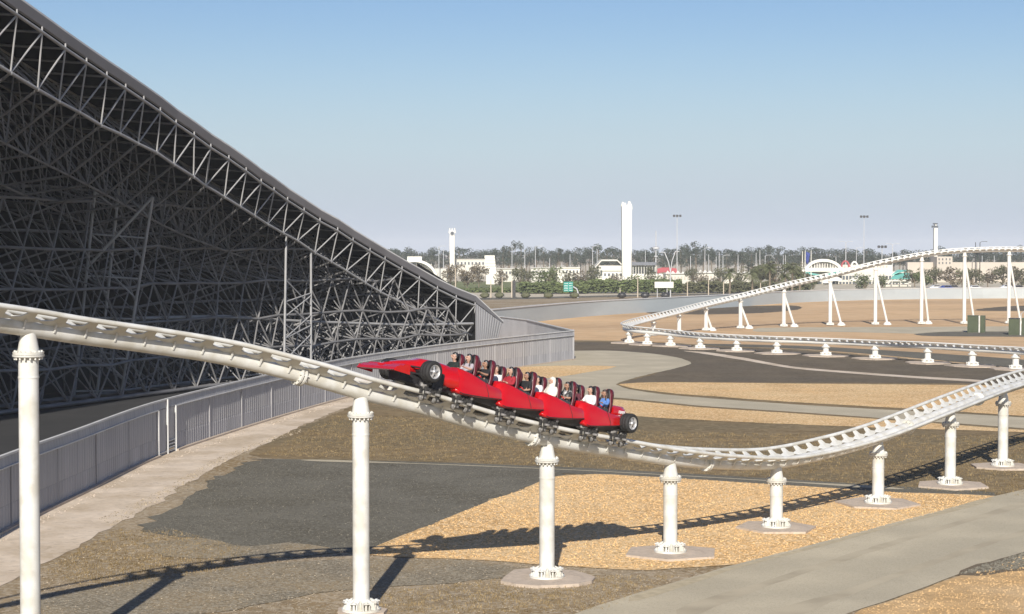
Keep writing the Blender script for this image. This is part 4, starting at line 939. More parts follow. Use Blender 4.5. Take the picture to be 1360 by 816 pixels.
for n_, (ci, row, side, bi, cl, jk, hi_, lg, lab) in enumerate(RID):
    M = car_M(ci) @ Tm((HALF, -HALF)[row] - 0.0, side * 0.33, 0.69)
    bd, sh, jc, trs = B[bi]
    p = cobj('person', bd, M_skin[n_ % 3 == 2], None); p.matrix_world = M @ Matrix.Scale(1.0 - 0.03 * (n_ % 3), 4)
    tag(p, lab, 'person', 'riders in the red train')
    cobj('shirt', jc if jk else sh, CM[cl], p); cobj('trousers', trs, M_tr, p)
    ln = (0.02, 0.03, 0.02, 0.03)[bi]
    for nm, q in (('eye', (0.072 + ln, 0.034, 0.715)), ('eye', (0.072 + ln, -0.034, 0.715)), ('mouth', (0.070 + ln, 0, 0.645))): inst(nm, eye if nm == 'eye' else mth, nm, M_eye, p, Tm(*q))
    if lg == 2: scarf_mesh(ln).build('head_scarf', CM['cream'], p)
    else: hair_mesh(ln, lg).build('hair', M_hair[hi_], p)
# ---------------------------------------------------------------- trees, palms, hedges
def leaf_cloud(m, c, rx, ry, rz, n, size, rnd, shell=0.55):
    for _ in range(n):
        while True:
            p = Vector((rnd.uniform(-1, 1), rnd.uniform(-1, 1), rnd.uniform(-1, 1)))
            if 0.02 < p.length <= 1: break
        r = p.length ** shell; p = p.normalized() * r
        q = Vector((c[0] + p.x * rx, c[1] + p.y * ry, c[2] + p.z * rz))
        a = Vector((rnd.gauss(0, 1), rnd.gauss(0, 1), rnd.gauss(0, 0.7))).normalized(); b = a.orthogonal().normalized()
        b = (b * math.cos(rnd.uniform(0, 6.3)) + a.cross(b) * math.sin(rnd.uniform(0, 6.3))).normalized(); s_ = size * rnd.uniform(0.6, 1.4)
        m.add([q - a * s_, q + b * s_ * 0.5, q + a * s_, q - b * s_ * 0.5], [(0, 1, 2, 3)])
def crown_mesh(seed, kind):
    rnd = random.Random(seed); m = MB(); t = MB()
    if kind == 'tall':          # eucalyptus like, unit height 1, several high clumps
        t.tube([(0, 0, 0), (0.01, 0.0, 0.3), (-0.01, 0.01, 0.6), (0.01, 0, 0.85)], [0.02, 0.016, 0.011, 0.004], 6)
        for k in range(rnd.randint(7, 9)):
            z = rnd.uniform(0.38, 0.92); r = rnd.uniform(0.07, 0.15) * (1.25 - abs(z - 0.65)); a = rnd.uniform(0, 6.3); d = rnd.uniform(0.02, 0.2) * (1.15 - z * 0.75)
            c = (d * math.cos(a), d * math.sin(a), z); t.tube([(0, 0, z - 0.16), (c[0] * 0.6, c[1] * 0.6, z - 0.06), c], [0.008, 0.006, 0.003], 5)
            leaf_cloud(m, c, r, r, r * 1.05, 90, 0.022, rnd)
    elif kind == 'round':
        t.tube([(0, 0, 0), (0.02, 0, 0.2), (0, 0.02, 0.5)], [0.03, 0.025, 0.012], 6)
        for k in range(12):
            a = rnd.uniform(0, 6.3); d = rnd.uniform(0.1, 0.42); z = rnd.uniform(0.32, 0.86) - d * 0.25; r = rnd.uniform(0.14, 0.24)
            c = (d * math.cos(a), d * math.sin(a), z); t.tube([(0, 0, 0.22), (c[0] * 0.5, c[1] * 0.5, z * 0.75), c], [0.016, 0.01, 0.004], 5)
            leaf_cloud(m, c, r, r, r * 0.8, 75, 0.04, rnd)
    else:                       # shrub: foliage down to the ground
        for k in range(8): t.tube([(0, 0, 0), (rnd.uniform(-.2, .2), rnd.uniform(-.2, .2), 0.4), (rnd.uniform(-.4, .4), rnd.uniform(-.4, .4), 0.8)], [0.02, 0.014, 0.005], 5)
        for k in range(10):
            a = rnd.uniform(0, 6.3); d = rnd.uniform(0.0, 0.42); r = rnd.uniform(0.18, 0.3); z = rnd.uniform(0.2, 0.75)
            leaf_cloud(m, (d * math.cos(a), d * math.sin(a), z), r, r, r, 70, 0.05, rnd)
    return m, t
CR = {}
for kind, cnt in (('tall', 6), ('round', 4), ('shrub', 3)):
    for i in range(cnt):
        m, t = crown_mesh(100 + i * 7 + len(kind), kind)
        a = m.build('crown', None); b = t.build('trunk', None); CR[kind, i] = (a.data, b.data)
        bpy.data.objects.remove(a); bpy.data.objects.remove(b)
def tree(name, kind, var, loc_, h, wdt, m, label, cat, group, rz):
    r = thing(name, loc_, label, cat, group, rz)
    for nm, me, mm in (('crown', CR[kind, var][0], m), ('trunk', CR[kind, var][1], M_trunk)):
        o = bpy.data.objects.new(nm, me); COL.objects.link(o); o.parent = r; o.scale = (wdt, wdt, h)
        if not me.materials: me.materials.append(m)
        o.material_slots[0].link = 'OBJECT'; o.material_slots[0].material = mm
    return r
rt = random.Random(3)
skyline = [(523, 332, 12), (535, 334, 10), (548, 333, 12), (560, 334, 12), (572, 336, 10), (585, 340, 10), (640, 336, 8), (657, 329, 10), (668, 327, 10), (677, 325, 9), (684, 323, 7), (692, 323, 8), (703, 324, 10), (712, 328, 9), (722, 330, 9), (731, 332, 10), (741, 331, 11), (752, 335, 10), (763, 330, 7), (774, 337, 9), (783, 328, 11), (795, 326, 13), (806, 328, 11), (815, 330, 10), (824, 330, 10), (846, 334, 10), (857, 331, 13), (868, 337, 9), (880, 336, 10), (891, 332, 13), (904, 327, 10), (912, 323, 11), (924, 322, 11), (935, 324, 11), (945, 328, 10), (955, 334, 10), (965, 332, 11), (976, 333, 11), (987, 335, 11), (998, 334, 11), (1009, 332, 12), (1020, 331, 12), (1031, 333, 11), (1042, 335, 11), (1053, 334, 11), (1064, 333, 11), (1074, 336, 10), (1085, 330, 12), (1097, 333, 12), (1109, 335, 12), (1121, 336, 12), (1133, 337, 12), (1145, 337, 12), (1157, 338, 12), (1169, 338, 12), (1182, 339, 12), (1195, 340, 12), (1208, 340, 12), (1285, 341, 12), (1300, 340, 12), (1315, 341, 12), (1333, 325, 11), (1350, 340, 12), (1375, 340, 12), (1400, 338, 12)]
for i, (px, ty, wpx) in enumerate(skyline):
    d = rt.uniform(760, 900); p = W(px, 365, d); h = W(px, ty, d).z * rt.uniform(0.97, 1.03); tw = wpx * d / F
    tree('tree', 'tall', rt.randrange(6), Vector((p.x, d, 0)), h / 0.97, tw * 2.1 * rt.uniform(0.9, 1.25) / 0.55, M_leafA, 'tall dark hazy tree in the skyline row behind the white buildings' if ty > 328 else 'taller dark hazy tree standing above the skyline row', 'tree', 'skyline trees behind the buildings' if ty > 328 else 'taller trees in the skyline row', rt.uniform(0, 6.3))
for i in range(150):             # a lower second rank fills the gaps
    px = 345 + i * 7.1 + rt.uniform(-4, 4); d = rt.uniform(900, 980); p = W(px, 365, d)
    tree('tree', 'tall', rt.randrange(6), Vector((p.x, d, 0)), rt.uniform(11.0, 14.2), rt.uniform(17, 24), M_leafA, 'low hazy tree filling the gaps of the skyline row', 'tree', 'hazy second rank of trees', rt.uniform(0, 6.3))
mids = [(690, 352, 20, 'round', 'B', 'olive tree between the two low cream blocks'), (737, 351, 20, 'round', 'C', 'green tree behind the road sign'), (754, 358, 16, 'shrub', 'B', 'small olive bush above the road sign'), (880, 364, 16, 'shrub', 'C', 'green bush below the red awning'), (919, 354, 18, 'round', 'B', 'olive tree between two stall rows'), (930, 360, 16, 'shrub', 'D', 'brown bush before the stall row'), (957, 353, 18, 'round', 'B', 'olive tree left of the small palm'), (980, 356, 18, 'shrub', 'B', 'olive bush between the two left palms'), (1010, 350, 24, 'round', 'C', 'green tree right of the large spreading palm'), (863, 352, 16, 'round', 'B', 'olive tree by the dark roofed colonnade'), (1080, 366, 16, 'shrub', 'C', 'green bush below the bow arch'), (1225, 356, 26, 'round', 'C', 'green tree in the row right of the teal canopy'), (1278, 356, 24, 'round', 'C', 'green tree above the white parked car'), (1345, 352, 24, 'round', 'D', 'brownish tree beside the last far column'),
        (598, 348, 24, 'round', 'D', 'brownish thin tree in front of the slim white disc tower'), (620, 346, 26, 'round', 'D', 'brown grey bushy tree right of the slim disc tower'), (636, 349, 24, 'round', 'D', 'brown grey bushy tree left of the white tiered pylon'), (665, 356, 18, 'round', 'D', 'reddish thin tree right of the white tiered pylon'), (700, 357, 16, 'round', 'B', 'olive tree left of the green cone tree'), (727, 354, 30, 'shrub', 'C', 'green cone shaped tree above the road sign'), (771, 359, 28, 'shrub', 'D', 'grey green round bush right of the road sign'), (789, 350, 22, 'round', 'B', 'flat topped tree by the cream roof'),
        (815, 362, 18, 'shrub', 'D', 'brown bush left of the tall tower foot'), (842, 363, 22, 'shrub', 'C', 'green bush right of the tall tower foot'), (945, 368, 20, 'shrub', 'D', 'brown bush left of the first palm'), (1030, 345, 60, 'round', 'B', 'wide olive tree behind the palms'), (1062, 352, 30, 'round', 'B', 'olive tree left of the arched hall'),
        (1215, 352, 30, 'round', 'B', 'olive tree right of the teal canopy'), (1240, 354, 28, 'round', 'B', 'olive tree below the slim dark topped tower'), (1262, 352, 30, 'round', 'D', 'brownish olive tree above the parked cars'), (1292, 354, 28, 'round', 'B', 'olive tree right of the parked cars'), (1312, 353, 28, 'round', 'D', 'brownish olive tree near the right edge'), (1332, 350, 30, 'round', 'B', 'pale olive tree behind the last far column'), (1356, 355, 28, 'round', 'B', 'olive tree cut by the right edge'), (1148, 362, 22, 'shrub', 'C', 'green bush between the arcade and the canopies'), (1172, 364, 16, 'shrub', 'C', 'green bush left of the teal canopy')]
for i, (px, ty, wpx, kind, mm, lab) in enumerate(mids):
    d = 500 + (i * 37) % 50; h = W(px, ty, d).z; tw = wpx * d / F
    tree('tree' if kind == 'round' else 'bush', kind, i % (4 if kind == 'round' else 3), Vector((W(px, 380, d).x, d, 0)), h, tw * (1.15 if kind == 'round' else 1.25), {'B': M_leafB, 'C': M_leafC, 'D': M_leafD}[mm], lab, 'tree' if kind == 'round' else 'bush', None, i * 1.3)
def palm(px, top, crown_y, rpx, label, d=455):
    c = W(px, crown_y, d); r = thing('palm_tree', Vector((c.x, d, 0)), label, 'palm tree', 'palms beside the far track'); h = c.z; R_ = rpx * d / F
    t = MB(); rnd = random.Random(int(px)); t.tube([(0, 0, 0), (0.1, 0, h * 0.5), (0, 0, h)], [0.32, 0.24, 0.26], 8); t.build('trunk', M_trunk, r)
    m = MB()
    for k in range(34):
        a = rnd.uniform(0, 6.3); up = rnd.uniform(-0.5, 1.1); L_ = R_ * rnd.uniform(0.85, 1.15); prev = Vector((0, 0, h)); d0 = Vector((math.cos(a) * math.cos(up), math.sin(a) * math.cos(up), math.sin(up))); pts = [prev]
        for s_ in range(6): d0 = (d0 + Vector((0, 0, -0.13 - 0.05 * s_))).normalized(); prev = prev + d0 * L_ / 6; pts.append(prev)
        for s_ in range(6):
            side = (pts[s_ + 1] - pts[s_]).cross(Vector((0, 0, 1))).normalized()
            for f in (0.25, 0.75):
                q = pts[s_].lerp(pts[s_ + 1], f); tt = (s_ + f) / 6; lw = R_ * 0.24 * math.sin(math.pi * min(1, 0.15 + tt * 0.85)) + 0.05; dr = (pts[s_ + 1] - pts[s_]).normalized()
                for sg in (1, -1): m.add([q, q + dr * 0.18, q + side * sg * lw + dr * lw * 0.7 - Vector((0, 0, lw * 0.45))], [(0, 1, 2)])
    m.build('crown', M_palm, r)
for a in ((969, 354, 362, 12, 'small palm, leftmost of the row beyond the far track'), (999, 348, 361, 19, 'large spreading palm, second from the left beyond the far track'), (1022, 352, 357, 13, 'pale small palm right of the large spreading one'), (1052, 343, 356, 18, 'big palm left of the arched white hall'), (1043, 358, 368, 11, 'low dark palm under the big palm by the hall'), (1062, 358, 366, 10, 'low palm touching the arched white hall')): palm(*a)
def hedge(px0, px1, ytop, d, m, label, n, seed, hvar=0.6, depth_=8):
    rnd = random.Random(seed); M_ = MB()
    for _ in range(n):
        px = rnd.uniform(px0, px1); dd = d + rnd.uniform(0, depth_); c = W(px, 380, dd); h = W(px, ytop, dd).z * (0.72 + 0.28 * mnoise.noise(Vector((px * 0.07, seed, 0))) + rnd.uniform(-0.08, 0.08))
        z = rnd.uniform(0.05, 1.0) ** 0.7 * h; q = Vector((c.x, dd, z)); a = Vector((rnd.gauss(0, 1), rnd.gauss(0, 1), rnd.gauss(0, .7))).normalized(); b = a.orthogonal().normalized(); s_ = rnd.uniform(0.25, 0.6)
        M_.add([q - a * s_, q + b * s_ * 0.6, q + a * s_, q - b * s_ * 0.6], [(0, 1, 2, 3)])
    o = M_.build('hedge', m); tag(o, label, None, None, 'stuff')
hedge(690, 780, 371, 462, M_leafC, 'green hedge band behind the road sign', 5200, 1)
hedge(770, 905, 367, 466, M_leafC, 'green hedge band in front of the tall tower', 8200, 2)
hedge(900, 1075, 371, 470, M_leafB, 'olive hedge band behind the palms', 8200, 3)
hedge(575, 700, 382, 476, M_leafC, 'low green hedge left of the road sign', 4500, 4)
# verge lawn and dark base line
def gpatch(name, pts, z, m, label):
    P = [G(*p) for p in pts]; o = MB().sheet(P, z).build(name, m); tag(o, label, None, None, 'structure')
gpatch('lawn', [(560, 388), (700, 389), (960, 387), (960, 374), (560, 374)], 0.012, M_grass, 'green lawn beyond the far wall')
gpatch('road', [(500, 401), (700, 397.5), (900, 392.5), (1360, 387), (1700, 386), (1700, 384.6), (1360, 385.5), (900, 390.5), (700, 395), (500, 398)], 0.012, M_greygravel, 'dark road beyond the far wall')
# verge boulders / planters
for i, (px, py, kd) in enumerate(((644, 401, 0), (663, 399.5, 0), (698, 398, 0), (728, 396.8, 0), (763, 396, 0), (826, 393.5, 1), (857, 392.5, 1), (884, 391.5, 1))):
    p = W(px, py - 4, 415); r = random.Random(i); m = MB(); secs = []
    for t in range(7):
        a = math.pi * t / 6; secs.append([(1.1 * math.sin(a) * math.cos(u) * r.uniform(0.85, 1.1), 0.8 * math.sin(a) * math.sin(u), 0.75 - 0.72 * math.cos(a) * (0.9 if a < 1.6 else 1.0)) for u in [2 * math.pi * k / 12 for k in range(12)]])
    o = m.loft(secs).build('round_shrub' if not kd else 'low_planter', M_leafB if not kd else M_mech, None, None); o.location = (p.x, 415, 0)
    for v in o.data.vertices: v.co += Vector((mnoise.noise(v.co * 2 + Vector((i, 0, 0))), mnoise.noise(v.co * 2 + Vector((0, i, 4))), 0)) * 0.25
    tag(o, ('dark round shrub on the pale verge, ' + ('nearest the hall roof', 'second from the hall roof', 'third from the hall roof', 'left of the road sign', 'under the road sign')[i]) if not kd else 'low black planter box on the verge, ' + ('near a short bollard', 'middle of three', 'right of three, near the white board')[i - 5], 'shrub' if not kd else 'planter', 'shrubs on the verge' if not kd else 'planters on the verge')

# ---------------------------------------------------------------- distant buildings
def bx(m, px0, px1, y0, y1, d, dep): # a block spanning photo columns and heights at distance d, depth dep
    a = W(px0, y1, d); b = W(px1, y0, d); z0 = max(0, a.z) if y1 < 900 else 0; z0 = 0 if a.z < 0.6 else a.z
    return m.box(((a.x + b.x) / 2, d + dep / 2, (z0 + b.z) / 2), (abs(b.x - a.x), dep, b.z - z0))
def bld(name, px, d, label, cat='building'): return thing(name, Vector((W(px, 380, d).x, d, 0)), label, cat)
# tall plain tower
d = 560; b = bld('tower', 833, d, 'tall plain white tower with small spikes on its sloping top', 'tower'); bl = b.location.copy()
wL, wR = W(826.3, 300, d).x, W(839, 300, d).x; zT, zT2 = W(833, 272, d).z, W(833, 276, d).z; wB = 0.96
m = MB(); cx = (wL + wR) / 2; hw = (wR - wL) / 2
m.loft([[(cx - hw * s_, d, z), (cx + hw * s_, d, z), (cx + hw * s_, d + 4, z), (cx - hw * s_, d + 4, z)] for s_, z in ((0.9, 0), (0.95, 8), (1.0, 20))] + [[(cx - hw * 1.05, d, zT), (cx + hw * 1.03, d, zT2), (cx + hw * 1.03, d + 4, zT2), (cx - hw * 1.05, d + 4, zT)]], True, True, False)
m.build('shaft', M_towerw, b, bl)
for px, y0, y1, w_ in ((827.5, 268.5, 274, 0.55), (830.5, 269.5, 274, 0.45), (836, 267.5, 275, 0.7), (838.2, 271, 278, 0.5)):
    p = W(px, y1, d); q = W(px, y0, d); MB().loft([[(p.x - w_, d + 1, p.z), (p.x + w_, d + 1, p.z), (p.x + w_, d + 2.4, p.z), (p.x - w_, d + 2.4, p.z)], [(q.x - w_ * .3, d + 1.4, q.z), (q.x + w_ * .5, d + 1.4, q.z), (q.x + w_ * .5, d + 2, q.z), (q.x - w_ * .3, d + 2, q.z)]], True, True, False).build('spike', M_towerw, b, bl)
# round faced tower
d = 820; b = bld('tower', 600.5, d, 'slim white tower with a dark round disc near its top', 'tower'); bl = b.location.copy()
m = MB(); bx(m, 597.4, 603.6, 307, 400, d, 3); m.build('shaft', M_towerw, b, bl); c = W(600.6, 310.2, d)
MB().lathe([(0.001, 0), (0.8, 0.0), (0.8, 0.3), (0.001, 0.3)], (c.x, d - 0.35, c.z), 20, 'y', False).build('disc', M_window, b, bl)
MB().lathe([(0.8, 0), (1.05, 0.0), (1.05, 0.3), (0.8, 0.3)], (c.x, d - 0.3, c.z), 20, 'y', False, False).build('disc_rim', M_pole, b, bl)
for px in (597.2, 600.5, 603.8): m = MB(); q = W(px, 304, d); m.loft([[(q.x - .5, d + .5, q.z - 2), (q.x + .5, d + .5, q.z - 2), (q.x + .5, d + 2, q.z - 2), (q.x - .5, d + 2, q.z - 2)], [(q.x - .15, d + 1, q.z + .3), (q.x + .15, d + 1, q.z + .3), (q.x + .15, d + 1.5, q.z + .3), (q.x - .15, d + 1.5, q.z + .3)]]); m.build('spike', M_towerw, b, bl)
# slim tower at right
d = 900; b = bld('tower', 1242.5, d, 'slim white tower with a dark forked top above the track crest', 'tower'); bl = b.location.copy()
m = MB(); bx(m, 1240.3, 1245.3, 303, 400, d, 2.5); m.build('shaft', M_towerw, b, bl); m = MB(); bx(m, 1239, 1246, 299.8, 302.6, d - .3, 3); bx(m, 1240.6, 1245.6, 296.5, 298.2, d - .3, 3); m.build('head', M_window, b, bl); m = MB(); bx(m, 1241.8, 1244, 298.2, 299.8, d, 2); m.build('neck', M_towerw, b, bl)
# tiered pylon
d = 600; b = bld('tiered_pylon', 650, d, 'white tiered slab pylon with horizontal bands left of the trees', 'pylon'); bl = b.location.copy()
for k in range(6): m = MB(); y = 339.5 + k * 3.7; bx(m, 643.5 + k * .4, 657 + k * .35, y, y + 3.2, d, 3); m.build('slab', M_towerw, b, bl)
m = MB(); bx(m, 645.5, 656, 340, 400, d + .4, 2); m.build('core', M_cream, b, bl); m = MB(); bx(m, 646, 662, 361, 400, d - 1, 1); m.build('plinth', M_towerw, b, bl)
def facade_holes(name, mm, b, px0, px1, y0, y1, d, n, rows, fillx=0.6, filly=0.6):
    for r in range(rows):
        for k in range(n):
            x0 = lerp(px0, px1, (k + .5 - fillx / 2) / n); x1 = lerp(px0, px1, (k + .5 + fillx / 2) / n); ya = lerp(y0, y1, (r + .5 - filly / 2) / rows); yb = lerp(y0, y1, (r + .5 + filly / 2) / rows); m = MB(); bx(m, x0, x1, ya, yb, d, 0.3); m.build(name, mm, b, b.location)
def arch(px0, px1, ytop, ybase, d, th, dep):
    m = MB(); secs = []
    for k in range(25):
        t = math.pi * k / 24; u = -math.cos(t); px = lerp(px0, px1, (u + 1) / 2); y = ybase - (ybase - ytop) * math.sin(t); p = W(px, y, d); c = W((px0 + px1) / 2, ybase, d); n_ = Vector((p.x - c.x, 0, p.z - c.z)).normalized() * th
        secs.append([p - n_, p + n_, p + n_ + Vector((0, dep, 0)), p - n_ + Vector((0, dep, 0))])
    return m.loft(secs, True, True, False)
# left arched pavilion
d = 640; b = bld('arched_pavilion', 560, d, 'cream pavilion with a white half arch showing above the hall roof'); bl = b.location.copy()
arch(520, 580, 346.5, 372, d, 0.45, 3).build('arch', M_towerw, b, bl); m = MB(); bx(m, 536, 594, 357, 400, d + 4, 8); m.build('wall', M_cream, b, bl); facade_holes('column', M_cream, b, 552, 574, 350, 358, d + 3.6, 8, 1, .4, .9); m = MB(); bx(m, 541, 560, 341, 346.5, d + 2, 5); m.build('parapet', M_towerw, b, bl)
# low walls and roofs in the middle
d = 660
for (p0, p1, y0, dd, lab, mm) in ((660, 690, 357.5, 650, 'low cream block left among the trees behind the tiered pylon', M_cream), (705, 735, 356.5, 640, 'low cream block behind the green cone tree', M_cream), (740, 770, 356, 630, 'long low white block behind the road sign', M_towerw), (800, 828, 360, 600, 'low white block left of the tall tower foot', M_towerw), (765, 800, 368, 560, 'very low white wall right of the grey bush', M_towerw), (605, 645, 345, 830, 'distant pale block right of the slim disc tower', M_cream)):
    b = bld('low_building', (p0 + p1) / 2, dd, lab); bl = b.location.copy(); m = MB(); bx(m, p0, p1, y0, 400, dd, 9); m.build('wall', mm, b, bl); m = MB(); bx(m, p0 - .6, p1 + .6, y0 - .8, y0, dd - .4, 10); m.build('parapet', mm, b, bl)
    facade_holes('window', M_window, b, p0 + 1, p1 - 1, y0 + 2, y0 + 8, dd - .15, max(3, int((p1 - p0) / 5)), 1, .45, .6)
d = 610; b = bld('pitched_house', 805, d, 'cream house with a broad slanting roof left of the tall tower'); bl = b.location.copy()
m = MB(); bx(m, 795, 828, 353, 400, d, 10); m.build('wall', M_cream, b, bl)
a0, a1, a2, a3 = W(799, 347, d), W(820, 347, d), W(830, 357, d), W(790, 357, d); m = MB(); m.loft([[p, p + Vector((0, 14, 0)), p + Vector((0, 14, 0.5)), p + Vector((0, 0, 0.5))] for p in (a3, a0, a1, a2)], True, True, False); m.build('roof', M_cream, b, bl)
b = bld('colonnade', 854, 640, 'low colonnade with a dark grey roof right of the tall tower'); bl = b.location.copy(); d = 640
m = MB(); bx(m, 839, 872, 348.5, 352.5, d, 9); m.build('roof', M_roofgrey, b, bl); facade_holes('column', M_cream, b, 839, 872, 352.5, 368, d + 1, 9, 1, .3, 1.0); m = MB(); bx(m, 839, 872, 353, 400, d + 6, 1); m.build('wall', M_cream, b, bl); m = MB(); bx(m, 839, 880, 364, 400, d - 2, 1.5); m.build('low_wall', M_towerw, b, bl)
b = bld('red_awning', 886, 600, 'wide dusty red awning right of the tall tower', 'awning'); bl = b.location.copy(); d = 600
m = MB(); secs = [[W(p, y, d), W(p, y + 6.5, d - 2), W(p, y + 6.5, d + 8), W(p, y, d + 6)] for p, y in ((873, 357), (880, 355.5), (890, 355.5), (899, 357))]; m.loft(secs, True, True, False); m.build('canvas', M_redcanvas, b, bl)
for px in (874, 886, 898): m = MB(); p = W(px, 362, d); m.cyl((p.x, d, 0), (p.x, d, p.z), .15); m.build('pole', M_pole, b, bl)
for p0, p1, y0, dd, lab in ((884, 918, 364, 590, 'long low cream stall row right of the red awning'), (922, 952, 363, 600, 'cream stall row left of the first palm'), (962, 1000, 363.5, 620, 'cream stall row behind the two left palms')):
    b = bld('stall_row', (p0 + p1) / 2, dd, lab); bl = b.location.copy(); m = MB(); bx(m, p0, p1, y0, 400, dd, 6); m.build('wall', M_cream, b, bl)
    r_ = random.Random(p0)
    for k in range(5): c = lerp(p0, p1, (k + .5) / 5); m = MB(); m.loft([[W(c - 4, y0, dd - .5), W(c + 4, y0, dd - .5), W(c + 4, y0, dd + 5), W(c - 4, y0, dd + 5)], [W(c - .6, y0 - r_.uniform(2, 5), dd + 2), W(c + .6, y0 - 3, dd + 2), W(c + .6, y0 - 3, dd + 2.6), W(c - .6, y0 - 3, dd + 2.6)]], True, True, False); m.build('peaked_roof', M_towerw, b, bl)
    facade_holes('opening', M_beige, b, p0 + 2, p1 - 2, y0 + 2.5, y0 + 8, dd - .15, 7, 1, .5, .7)
# arched hall with arcades at right
d = 600; b = bld('arched_hall', 1120, d, 'long cream hall with a white bow arch, teal awnings and arcades'); bl = b.location.copy()
arch(1070, 1118, 346, 362, d, 0.45, 3).build('arch', M_towerw, b, bl); facade_holes('column', M_towerw, b, 1073, 1115, 350, 357, d + 1, 12, 1, .22, 1.0)
m = MB(); bx(m, 1066, 1120, 356, 361, d - 1, 8); m.build('parapet', M_towerw, b, bl); m = MB(); bx(m, 1067, 1206, 361, 400, d + 3, 12); m.build('wall', M_cream, b, bl)
facade_holes('opening', M_window, b, 1070, 1202, 365, 389, d + 2.8, 30, 3, .68, .62)
m = MB(); bx(m, 1118, 1185, 352, 362, d + 6, 8); m.build('upper_wall', M_cream, b, bl)
facade_holes('roof_fence', M_beige, b, 1120, 1180, 352, 356, d + 5.8, 14, 1, .4, .6)
for k, (p0, p1) in enumerate(((1118, 1128), (1131, 1139))): arch(p0, p1, 347 + k, 355, d + 5, .25, 1).build('ring', M_redcanvas if k == 0 else M_towerw, b, bl)
for p0, p1, y0, y1, slope in ((1070, 1090, 361, 365, 1), (1098, 1116, 359, 364, -1)):
    m = MB(); m.loft([[W(p, y, d - 2), W(p, y + 2.6, d - 4.5), W(p, y + 2.6, d + 2), W(p, y, d + 2)] for p, y in ((p0, y0 if slope > 0 else y1), (p1, y1 if slope > 0 else y0))], True, True, False); m.build('awning', M_teal, b, bl)
for px, y, r in ((1110, 371, 9), (1136, 372, 9), (1160, 370, 10), (1098, 374, 7)):
    m = MB(); c = W(px, y, d - 6); rr_ = r * d / F; m.lathe([(rr_, -0.5), (rr_ * .98, 0), (rr_ * .5, .6), (0.05, 1.0)], c, 18); m.build('parasol_roof', M_towerw, b, bl); m = MB(); m.cyl((c.x, c.y, 0), c, .15); m.build('pole', M_pole, b, bl)
b = bld('teal_canopy', 1195, 560, 'stepped teal green canopy on slim posts right of the arcades', 'canopy'); bl = b.location.copy(); d = 560
for p0, p1, y0, h_ in ((1184, 1209, 363.5, 6), (1188, 1206, 359, 4.2)): m = MB(); m.loft([[W(p0 + k_, y0, d + 3), W(p1 - k_, y0, d + 3), W(p1, y0 + h_, d - 2), W(p0 - 1, y0 + h_ * 1.02, d - 2), W(p0 - 1, y0 + h_ * 1.1, d - 2), W(p0, y0 + .6, d + 3.2)] for k_ in (0, 2)], True, True, False); 
m = MB(); m.plate([W(1183, 370.5, d - 2), W(1209, 370.5, d - 2), W(1208, 363, d + 4), W(1190, 363.5, d + 4)], .25); m.build('awning', M_teal, b, bl); m = MB(); m.plate([W(1184, 366, d + 1), W(1194, 361.5, d + 1), W(1208, 359.5, d + 6), W(1192, 359, d + 6)], .25); m.build('awning', M_teal, b, bl)
for px in (1185, 1196, 1207): m = MB(); p = W(px, 371, d - 1.5); m.cyl((p.x, p.y, 0), p, .16); m.build('post', M_cream, b, bl)
m = MB(); bx(m, 1172, 1210, 374, 376, d + 1, .5); bx(m, 1172, 1210, 379, 381, d + 1, .5); m.build('balustrade', M_cream, b, bl)
b = bld('beige_block', 1290, 640, 'beige block with a long boundary wall behind the olive trees at right'); bl = b.location.copy(); d = 640
m = MB(); bx(m, 1244, 1265, 341, 400, d, 10); m.build('block', M_beige, b, bl); m = MB(); bx(m, 1205, 1420, 348.5, 400, d + 6, 3); m.build('boundary_wall', M_beige, b, bl); facade_holes('window', M_window, b, 1245, 1264, 342, 352, d - .15, 4, 2, .3, .5)
# ---------------------------------------------------------------- poles, masts, lamps, signs
def pole(px, y0, y1, d, r, label, cat, group=None, m=M_pole, head=None, name='pole'):
    p = W(px, y1, d); q = W(px, y0, d); b = thing(name, Vector((p.x, d, 0)), label, cat, group); bl = b.location.copy()
    z0 = 0; MB().cyl((p.x, d, z0), (p.x, d, q.z), r, r * 0.6, 8).build('shaft', m, b, bl)
    if head == 'flood':
        k_ = MB()
        for dx in (-1.2, 0, 1.2): k_.box((p.x + dx, d - .3, q.z), (0.8, .4, .9))
        k_.box((p.x, d, q.z), (3.4, .2, .2)); k_.build('floodlights', M_mech, b, bl)
    elif head == 'arm': MB().tube([(p.x, d, q.z - .1), (p.x + .6, d, q.z + .25), (p.x + 2.0, d, q.z + .3)], .08, 6).box((p.x + 2.1, d, q.z + .28), (.8, .3, .15)).build('lamp_arm', m, b, bl)
    elif head == 'arms': MB().tube([(p.x - 2.0, d, q.z + .3), (p.x - .6, d, q.z + .25), (p.x, d, q.z - .1), (p.x + .6, d, q.z + .25), (p.x + 2.0, d, q.z + .3)], .08, 6).box((p.x + 2.1, d, q.z + .28), (.8, .3, .15)).box((p.x - 2.1, d, q.z + .28), (.8, .3, .15)).build('lamp_arms', m, b, bl)
    elif head == 'ring': MB().lathe([(1.2, 0), (1.4, .5), (.9, 1.0), (.9, 0)], (p.x, d, q.z - 7), 12).lathe([(.7, 0), (.8, .4), (.6, .4), (.6, 0)], (p.x, d, q.z - 10), 12).build('platform', m, b, bl)
    return b
pole(899, 287, 400, 700, .2, 'very tall thin floodlight mast right of the telecom mast', 'floodlight mast', None, M_pole, 'flood', 'floodlight_mast')
pole(1147, 288, 400, 700, .17, 'very tall thin floodlight mast above the cream hall', 'floodlight mast', None, M_pole, 'flood', 'floodlight_mast')
pole(871, 307, 400, 700, .28, 'white telecom mast with round platforms right of the tall tower', 'mast', None, M_pole, 'ring', 'telecom_mast')
